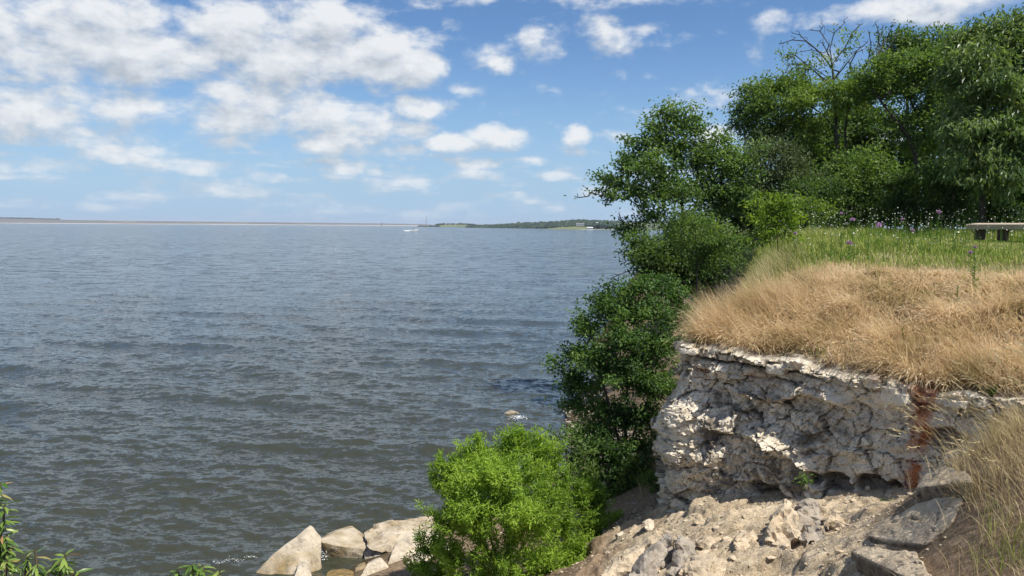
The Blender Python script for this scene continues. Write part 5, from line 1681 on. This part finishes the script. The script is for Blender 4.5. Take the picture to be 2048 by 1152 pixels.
hl = h_low(x, y)
ok = (sdist(x, y, rim_line) < .3) & (hl > 3.0) & (RNG.random(n) < sm(hl, 3.1, 3.5) * np.clip(.5 + rough2(x, y, 1.3, 153), .05, 1)) & (x / y > .5)
x, y = x[ok], y[ok]
n = len(x)
a_ = RNG.uniform(0, 6.28, n)
v, f = blades(on_ground(x, y), np.stack([np.cos(a_), np.sin(a_), a_ * 0], -1), RNG.uniform(.06, .2, n), RNG.uniform(.002, .0035, n), RNG.uniform(.8, 2.2, n))
add('matted_bank_grass', v, f, M['thatch'], kind='stuff')
n = 5200
x, y = RNG.uniform(2.9, 5.2, n), RNG.uniform(3.4, 6.8, n)
ok = (sdist(x, y, rim_line) < .3) & (rough2(x, y, 1.1, 155) > .12) & (h_low(x, y) > 3.35) & (x / y > .5)
x, y = x[ok], y[ok]
n = len(x)
a_ = RNG.uniform(0, 6.28, n)
v, f = blades(on_ground(x, y), np.stack([np.cos(a_), np.sin(a_), a_ * 0], -1), RNG.uniform(.08, .24, n), RNG.uniform(.003, .005, n), RNG.uniform(.2, 1.2, n))
add('bank_green_grass', v, f, M['greengrass'], kind='stuff')
# long seed stalks bending out from the bank
n = 170
x, y = RNG.uniform(3.3, 4.9, n), RNG.uniform(4.6, 6.9, n)
ok = (h_low(x, y) > 3.3) & (sdist(x, y, rim_line) < .35)
x, y = x[ok], y[ok]
n = len(x)
a_ = np.arctan2(0.25, -0.95) + RNG.normal(size=n) * .35
p0 = on_ground(x, y)
LL = RNG.uniform(.45, .85, n)
bd = np.clip(1.1 + .3 * RNG.normal(size=n), .5, 1.9)
ld = np.stack([np.cos(a_), np.sin(a_), a_ * 0], -1)
v1, f1_ = blades(p0, ld, LL, np.full(n, .0035), bd, 6)
tipp = v1.reshape(n, -1, 3)[:, -1]
prv = v1.reshape(n, -1, 3)[:, -3]
td = unit(tipp - prv)
hd, hf = [], []
hpos = np.repeat(tipp, 7, 0) - np.repeat(td, 7, 0) * np.tile(np.linspace(0, .09, 7), n)[:, None]
hv, hfc = leaves_geo(hpos, np.repeat(td, 7, 0) + RNG.normal(size=(n * 7, 3)) * .22, RNG.normal(size=(n * 7, 3)), np.full(n * 7, .035), np.full(n * 7, .009))
add('seed_stalks', np.concatenate([v1, hv]), [np.concatenate([f1_, hfc + len(v1)])], M['nearblade'], kind='stuff')

# ------------------------------------------------------------------ leafy sprigs close to the camera, bottom left
lf_v = np.array([[0, 0, 0], [.16, .07, .02], [.5, .12, .0], [.8, .07, -.09], [1, 0, -.22], [.8, -.07, -.09], [.5, -.12, .0], [.16, -.07, .02], [.3, 0, 0], [.65, 0, -.06]])
lf_f3 = np.array([[0, 8, 1], [0, 7, 8], [8, 2, 1], [8, 7, 6], [8, 9, 2], [8, 6, 9], [9, 3, 2], [9, 6, 5], [9, 4, 3], [9, 5, 4]])
leaf_me = make_mesh('leaf', lf_v * 0.066, lf_f3, M['near_leaf'], smooth=True)
mlf, b = new_mat('near_shrub_leaf')
oi = b.node('ShaderNodeObjectInfo')
c = b.ramp(oi.outputs['Random'], [(0.0, (0.075, 0.15, 0.025)), (0.45, (0.17, 0.27, 0.045)), (0.8, (0.28, 0.38, 0.08)), (0.93, (0.36, 0.40, 0.12)), (1.0, (0.38, 0.22, 0.10))])
pr = princ(b, c, 0.38, 0.5)
tl_ = b.node('ShaderNodeBsdfTranslucent')
b.l.new(c, tl_.inputs[0])
mx = b.node('ShaderNodeMixShader')
mx.inputs[0].default_value = .35
b.l.new(pr, mx.inputs[1])
b.l.new(tl_.outputs[0], mx.inputs[2])
finish(mlf, b, mx.outputs[0])
leaf_me.materials[0] = mlf


def sprig(label, D_, stems_px, per, seed, scale=1.0):
    rg = np.random.default_rng(seed)
    b_px = stems_px[0][0]
    p_b = P(b_px[0], b_px[1], D_)
    base = np.array([p_b[0], D_, gz(p_b[0], D_)])
    o = thing('leafy_sprig_shrub', base, label, 'shrub', 'leafy shrubs close by at the bottom left')
    ea, eb, ra_, rb_ = [], [], [], []
    lv = []
    for st_ in stems_px:
        pts = [base] + [P(q[0], q[1], D_ + (q[2] if len(q) > 2 else 0)) for q in st_]
        pts = np.array(pts)
        for j in range(len(pts) - 1):
            ea.append(pts[j]); eb.append(pts[j + 1]); ra_.append(.007 - .001 * min(j, 4)); rb_.append(.006 - .001 * min(j, 4))
        top = pts[1:]
        ln_ = np.concatenate([[0], np.cumsum(np.linalg.norm(np.diff(top, axis=0), axis=1))])
        for k in range(per):
            u = ln_[-1] * (1 - (rg.random() ** 1.3))
            q = np.array([np.interp(u, ln_, top[:, i]) for i in range(3)])
            lv.append((q, k * 2.4 + rg.normal() * .3, u / max(ln_[-1], 1e-6)))
    v, f = tubes(np.array(ea), np.array(eb), np.array(ra_), np.array(rb_), 6)
    add('stem', v, f, M['twig'], parent=o, smooth=True)
    for q, a, u in lv:
        lo = bpy.data.objects.new('leaf', leaf_me)
        COL.objects.link(lo)
        lo.parent = o
        lo.location = q - base
        lo.rotation_euler = (rg.normal() * .45, .35 + .7 * rg.random() - .55 * u, a)
        s_ = scale * rg.uniform(.7, 1.2)
        lo.scale = (s_, s_ * rg.uniform(.8, 1.1), s_)
    return o


sprig('tall shrub of glossy drooping leaves entering at the left edge of the picture', 3.3, [[(-40, 1150), (-25, 1050), (-8, 985), (2, 965)], [(-40, 1160), (-20, 1100), (8, 1040)], [(-30, 1170), (0, 1130), (20, 1090)], [(-40, 1100), (-25, 1040), (-12, 1000)], [(-30, 1160), (0, 1100), (14, 1070)], [(-30, 1160), (5, 1060), (10, 1010)]], 48, 3)
sprig('low shrub of yellow green leaves in the bottom left corner', 3.15, [[(40, 1200), (50, 1150), (55, 1115)], [(40, 1210), (90, 1160), (110, 1125)], [(40, 1220), (120, 1175), (150, 1145)], [(40, 1220), (10, 1160), (15, 1120)], [(60, 1220), (75, 1150), (70, 1100)], [(60, 1220), (120, 1150), (130, 1110)]], 49, 4)
sprig('single leafy sprig tip at the bottom edge right of the corner shrub', 3.2, [[(150, 1240), (150, 1180), (160, 1140)]], 12, 5)
sprig('leafy sprig clump with reddish tips at the bottom edge below the open water', 3.3, [[(390, 1240), (390, 1180), (385, 1128)], [(400, 1240), (430, 1180), (440, 1140)], [(390, 1240), (365, 1190), (355, 1140)], [(390, 1240), (410, 1180), (405, 1130)]], 40, 6)

# ------------------------------------------------------------------ the bench
bl = P(1950, 478, 17.6)
br = P(2048, 488, 16.4)
ba = np.array([bl[0], bl[1]])
bdir = unit(np.array([br[0] - bl[0], br[1] - bl[1]]))
b0 = np.array([bl[0], bl[1], gz(bl[0], bl[1])])
seat_z = P(1945, 446, 17.6)[2]
bench = thing('wooden_bench', b0, 'weathered timber plank bench at the right edge of the meadow', 'bench')
rz = math.atan2(bdir[1], bdir[0])
LB = 2.3
cs = np.array([*(ba + bdir * (LB / 2 - .12)), seat_z - .07])
bm = bmesh.new()
bmesh.ops.create_cube(bm, size=1.0)
bmesh.ops.scale(bm, vec=(LB, .34, .11), verts=bm.verts)
bmesh.ops.bevel(bm, geom=bm.edges, offset=.008, segments=2, affect='EDGES')
sv_ = np.array([v.co[:] for v in bm.verts])
sf_ = [[v.index for v in f.verts] for f in bm.faces]
bm.free()
ca_, sa_ = math.cos(rz), math.sin(rz)
tl_a = R(6)                                          # the old seat has settled towards the lake
sv_ = sv_ @ np.array([[1, 0, 0], [0, math.cos(tl_a), math.sin(tl_a)], [0, -math.sin(tl_a), math.cos(tl_a)]])
sv_ = sv_ @ np.array([[ca_, sa_, 0], [-sa_, ca_, 0], [0, 0, 1]]) + cs
add('seat', sv_, [np.array([f]) for f in sf_], M['timber'], parent=bench)
for t_, off_ in ((.13, -.05), (.72, -.05), (1.75, -.05)):
    q = ba + bdir * t_
    zb = gz(q[0], q[1]) - .08
    add('leg', box_v((q[0], q[1], (zb + seat_z - .135) / 2), .11, .20, seat_z - .135 - zb, rz), BOXF, M['post'], parent=bench)

# ------------------------------------------------------------------ foam and wakes
def foam_patch(name, label, pts, seed, cat='foam'):
    """ragged flat foam flecks riding on the water"""
    rg = np.random.default_rng(seed)
    vs, fs = [], []
    for (x, y, z, rx, ry) in pts:
        k = 7
        th = np.arange(k) * 2 * math.pi / k
        r_ = rg.uniform(.45, 1.2, k)
        ring = np.stack([x + rx * r_ * np.cos(th), y + ry * r_ * np.sin(th), np.full(k, z)], -1)
        b_ = sum(len(q) for q in vs)
        vs.append(np.concatenate([ring, [[x, y, z + min(rx, ry) * .5]]]))
        fs += [[b_ + i, b_ + (i + 1) % k, b_ + k] for i in range(k)]
    o = add(name, np.concatenate(vs), np.array(fs), M['foam'], kind='stuff')
    return o


pts = []
for k in range(90):
    q = G(1036 + RNG.normal() * 9, 837 + RNG.normal() * 2.0, 0.05)
    pts.append((q[0], q[1], .06 + .05 * RNG.random(), RNG.uniform(.005, .022), RNG.uniform(.008, .04)))
for k in range(110):
    px = RNG.uniform(425, 515)
    q = G(px, 1127 - (px - 430) * .13 + 3 * math.sin(px * .16) + RNG.normal() * (1 + 1.5 * RNG.random()), 0.05)
    pts.append((q[0], q[1], .07, RNG.uniform(.002, .009), RNG.uniform(.002, .010)))
for k in range(50):
    q = G(646 + RNG.normal() * 5, 1112 + RNG.normal() * 5, .1)
    pts.append((q[0], q[1], .08 + .05 * RNG.random(), RNG.uniform(.003, .013), RNG.uniform(.003, .012)))
for k in range(12):
    px, py = RNG.uniform(20, 760), RNG.uniform(476, 560)
    q = G(px, py, .1)
    s_ = q[1] / F
    pts.append((q[0], q[1], .15, RNG.uniform(.4, 1.3) * s_, RNG.uniform(2, 5) * s_))
foam_patch('foam', None, pts, 4)
# a far boat and its wake
q = G(826, 462.3, 0.0)
yb = q[1]
bt = thing('motorboat', (q[0], yb, 0), 'small white motorboat far out on the lake throwing a white wake', 'boat')
hull = np.array([[-3, -1.1, 0], [2, -1.1, 0], [4, 0, .2], [2, 1.1, 0], [-3, 1.1, 0], [-3, -1.2, 1.3], [2.2, -1.2, 1.5], [4.6, 0, 1.8], [2.2, 1.2, 1.5], [-3, 1.2, 1.3]]) + np.array([q[0], yb, .0])
add('hull', hull, [np.array([[0, 1, 6, 5], [1, 2, 7, 6], [2, 3, 8, 7], [3, 4, 9, 8], [4, 0, 5, 9]]), np.array([[5, 6, 7], [5, 7, 8], [5, 8, 9], [0, 2, 1], [0, 3, 2], [0, 4, 3]])], M['white'], parent=bt)
add('windscreen', box_v((q[0] + .6, yb, 1.9), .9, 1.7, .7), BOXF, M['glass_dark'], parent=bt)
wp_ = [(q[0] - 4 - k * .9 + RNG.normal() * .2, yb + RNG.normal() * 4, .2, 1.0, 6 * math.exp(-k / 14)) for k in range(5)] + [(q[0] - 3 + RNG.normal() * 1.2, yb + RNG.normal() * 2, .3, .8, 2) for k in range(5)]
foam_patch('boat_wake', None, wp_, 6)

# ------------------------------------------------------------------ far shore
def strip(name, pts, D_, depth, mat, kind='structure', back=1.0, jag=0.0, seed=0):
    """a long low landform: front foot on the water, crest height from the survey, falling away behind; pts = (px, crest py)"""
    rg = np.random.default_rng(seed)
    px = np.linspace(pts[0][0], pts[-1][0], 160)
    py = np.interp(px, [p_[0] for p_ in pts], [p_[1] for p_ in pts])
    Ds = np.interp(px, [p_[0] for p_ in pts], [p_[2] if len(p_) > 2 else D_ for p_ in pts])
    crest = np.array([P(a, b_, d__ + depth) for a, b_, d__ in zip(px, py, Ds)])
    crest[:, 2] += rg.normal(size=len(px)) * jag
    foot = np.array([P(a, 450, d__) for a, d__ in zip(px, Ds)])
    rows = []
    for t_ in (0, .15, .4, .7, 1.0):
        r_ = foot * (1 - t_) + crest * t_
        r_[:, 2] = -3 + (crest[:, 2] + 3) * (t_ if name == 'dam_embankment' else math.sin(t_ * math.pi / 2))
        rows.append(r_)
    bkr = crest.copy()
    bkr[:, :2] += unit(crest[:, :2]) * 60 * back
    rows.append(bkr)
    bk2 = crest.copy()
    bk2[:, :2] += unit(crest[:, :2]) * 400 * back
    bk2[:, 2] = -3
    rows.append(bk2)
    o = add(name, np.concatenate(rows), grid_faces(len(rows), len(px)), mat, smooth=True, kind=kind)
    return o


m_, b = new_mat('dam_riprap')
ge = b.node('ShaderNodeNewGeometry')
spz = b.node('ShaderNodeSeparateXYZ')
b.l.new(ge.outputs['Position'], spz.inputs[0])
n1 = b.noise(b.vmath('MULTIPLY', ge.outputs['Position'], (.004, .004, .06)), 1.0, 4, .6)
c = b.mix(b.ss(spz.outputs[2], 2.0, 4.5), (0.50, 0.47, 0.44), (0.13, 0.115, 0.10))
c = b.mix(b.math('MULTIPLY', b.ss(n1, .5, .65), .5), c, (0.24, 0.23, 0.16))
M['dam'] = finish(m_, b, princ(b, c, .95, .1))
M['farfield'] = plain('far_field', (0.15, 0.165, 0.08), .95, .1, .3, .01)
M['farhill'] = plain('far_hillside', (0.10, 0.12, 0.06), .95, .1, .3, .01)
strip('dam_embankment', [(-500, 431.5), (0, 436.8), (150, 440.0), (300, 442.0), (640, 445.6), (760, 446.9), (850, 448.4), (900, 452)], 5200, 130, M['dam'])
strip('far_shore', [(830, 455, 2600), (870, 451.5, 2600), (890, 449, 2600), (930, 449.5, 2500), (960, 453, 2300), (1010, 456, 2000)], 2600, 120, M['farfield'])
strip('far_hill', [(930, 456, 2000), (980, 452, 1800), (1060, 447, 1650), (1150, 443.5, 1500), (1250, 445.5, 1300), (1400, 446, 1200), (1700, 446, 1150)], 1500, 330, M['farhill'])


def far_trees(name, spec, size, n, seed, mat):
    """a far-off wood that reads as one mass: leaf-clump crowns packed over the slope"""
    rg = np.random.default_rng(seed)
    tot_v, tot_f, k0 = [], [], 0
    for j in range(n):
        u = rg.random()
        px = np.interp(u, np.linspace(0, 1, len(spec)), [s_[0] for s_ in spec])
        lo = np.interp(px, [s_[0] for s_ in spec], [s_[1] for s_ in spec])
        hi = np.interp(px, [s_[0] for s_ in spec], [s_[2] for s_ in spec])
        Dn = np.interp(px, [s_[0] for s_ in spec], [s_[3] for s_ in spec])
        t_ = rg.random() ** .8
        py = lo + (hi - lo) * t_
        Dj = Dn + spec[0][4] * t_
        c0 = P(px, py, Dj)
        r_ = size * rg.uniform(.6, 1.25)
        if rg.random() < .04:
            r_ *= 1.4
        v = ico_v * rg.uniform(.7, 1.25, (len(ico_v), 1)) * np.array([r_, r_, r_ * .85])
        tot_v.append(v + c0)
        tot_f.append(ico_f + k0)
        k0 += len(ico_v)
    return add(name, np.concatenate(tot_v), np.concatenate(tot_f), mat, kind='stuff')


far_trees('far_forest', [(935, 456.0, 454.5, 1900, 330), (1000, 457.5, 450.5, 1750, 330), (1060, 457, 447.5, 1650, 330), (1130, 454.5, 444.5, 1550, 330), (1148, 452.5, 442.5, 1520, 330), (1200, 452, 443.5, 1450, 330), (1250, 459, 445.5, 1350, 330), (1400, 461, 446, 1250, 330), (1600, 462, 446, 1200, 330)], 5.0, 3600, 3, M['farwood'])
far_trees('far_treeline', [(836, 454.2, 452.6, 2620, 30), (880, 454.5, 452.5, 2600, 30)], 4.0, 120, 5, M['farwood'])
far_trees('far_hilltop_trees', [(872, 451, 449.3, 2700, 30), (890, 449, 447.6, 2700, 30), (935, 449.5, 448.3, 2650, 30), (955, 452, 450, 2600, 30)], 4.0, 130, 7, M['farwood'])
far_trees('dam_treeline', [(-200, 434.0, 433.0, 5340, 20), (0, 436.6, 435.6, 5340, 20), (60, 437.8, 437.0, 5340, 20), (120, 439.6, 439.0, 5340, 20)], 7.0, 260, 9, M['farwood'])


def house(label, px, py, D_, w, dpt, h_, mat, roofm, cat='house'):
    c0 = P(px, py, D_)
    base = np.array([c0[0], c0[1], c0[2]])
    o = thing('far_building', base, label, cat)
    add('wall', box_v(base + np.array([0, 0, h_ / 2]), w, dpt, h_), BOXF, mat, parent=o)
    e = .6
    rv = np.array([[-w / 2 - e, -dpt / 2 - e, h_], [w / 2 + e, -dpt / 2 - e, h_], [w / 2 + e, dpt / 2 + e, h_], [-w / 2 - e, dpt / 2 + e, h_], [-w / 2 - e, 0, h_ * 1.45], [w / 2 + e, 0, h_ * 1.45]]) + base
    add('roof', rv, [np.array([[0, 1, 5, 4], [2, 3, 4, 5], [0, 3, 2, 1]]), np.array([[1, 2, 5], [3, 0, 4]])], roofm, parent=o)
    for k in range(3):
        add('window', box_v(base + np.array([-w * .3 + k * w * .3, -dpt / 2 - .03, h_ * .55]), w * .12, .1, h_ * .35), BOXF, M['glass_dark'], parent=o)
    return o


house('long grey roofed lake house on the lawn of the far hill', 1160, 451.0, 1500, 15, 8, 3.2, M['white'], M['roof'])
house('white boathouse at the water below the far lawn', 1180, 458.4, 1240, 8.5, 6, 2.4, M['white'], M['white'], 'boathouse')
house('small white house among trees high on the far hill', 1191, 448.6, 1560, 8, 6, 2.6, M['white'], M['white'])
# lawn below the far house
lv = []
for px, py, D_ in [(1085, 458.2, 1300), (1130, 459.6, 1230), (1172, 459.8, 1225), (1178, 453.5, 1420), (1150, 452.8, 1440), (1120, 454.5, 1420)]:
    lv.append(P(px, py, D_))
lv = np.array(lv)
add('far_lawn', np.concatenate([lv, lv.mean(0)[None] + [0, 0, .6]]), np.array([[i, (i + 1) % 6, 6] for i in range(6)]), M['farfield'], kind='structure')
sv2 = np.array([P(px, py, D_) for px, py, D_ in [(1158, 460.4, 1195), (1225, 461.2, 1180), (1226, 459.2, 1215), (1160, 458.9, 1215)]])
add('far_beach', sv2, np.array([[0, 1, 2, 3]]), plain('pale_sand', (.55, .50, .42)), kind='structure')
# the air over the lake
hv, hb = new_mat('haze')
pv = hb.node('ShaderNodeVolumePrincipled')
pv.inputs['Color'].default_value = (0.72, 0.82, 0.95, 1)
pv.inputs['Density'].default_value = 0.75e-4
ho = hb.node('ShaderNodeOutputMaterial')
hb.l.new(pv.outputs[0], ho.inputs['Volume'])
add('haze', np.array([[-16000, -800, -6], [16000, -800, -6], [16000, 16000, -6], [-16000, 16000, -6], [-16000, -800, 75], [16000, -800, 75], [16000, 16000, 75], [-16000, 16000, 75]]), BOXF, hv, kind='stuff')
# lattice mast and the intake tower on the dam
q = P(852.5, 452.5, 2700)
mast = thing('radio_mast', q, 'thin lattice radio mast standing behind the far shore', 'mast')
Hm = P(852.5, 431, 2700)[2] - q[2]
ea, eb = [], []
for sxx, syy in ((-1, -1), (1, -1), (1, 1), (-1, 1)):
    ea.append(q + np.array([sxx * 1.2, syy * 1.2, -2])); eb.append(q + np.array([sxx * .4, syy * .4, Hm]))
ea, eb = np.array(ea), np.array(eb)
v, f = tubes(ea, eb, np.full(4, .35), np.full(4, .28), 4)
add('leg', v[:8], f[:4], M['steel'], parent=mast)
for k in range(1, 4):
    add('leg', v[8 * k:8 * k + 8], f[:4], M['steel'], parent=mast)
br_a, br_b = [], []
for k in range(14):
    t0, t1 = k / 14, (k + 1) / 14
    for i in range(4):
        j = (i + 1) % 4
        br_a.append(ea[i] * (1 - t0) + eb[i] * t0)
        br_b.append(ea[j] * (1 - t1) + eb[j] * t1)
v, f = tubes(np.array(br_a), np.array(br_b), np.full(56, .16), np.full(56, .16), 3)
add('bracing', v, f, M['steel'], parent=mast)
q = P(763, 452.6, 5100)
tw = thing('intake_tower', q, 'small intake tower standing in front of the long dam', 'tower')
add('shaft', box_v(q + np.array([0, 0, 9]), 7, 7, 24), BOXF, plain('tower_concrete', (.28, .25, .22)), parent=tw)
add('roof', box_v(q + np.array([0, 0, 22]), 9, 9, 2), BOXF, M['roof'], parent=tw)
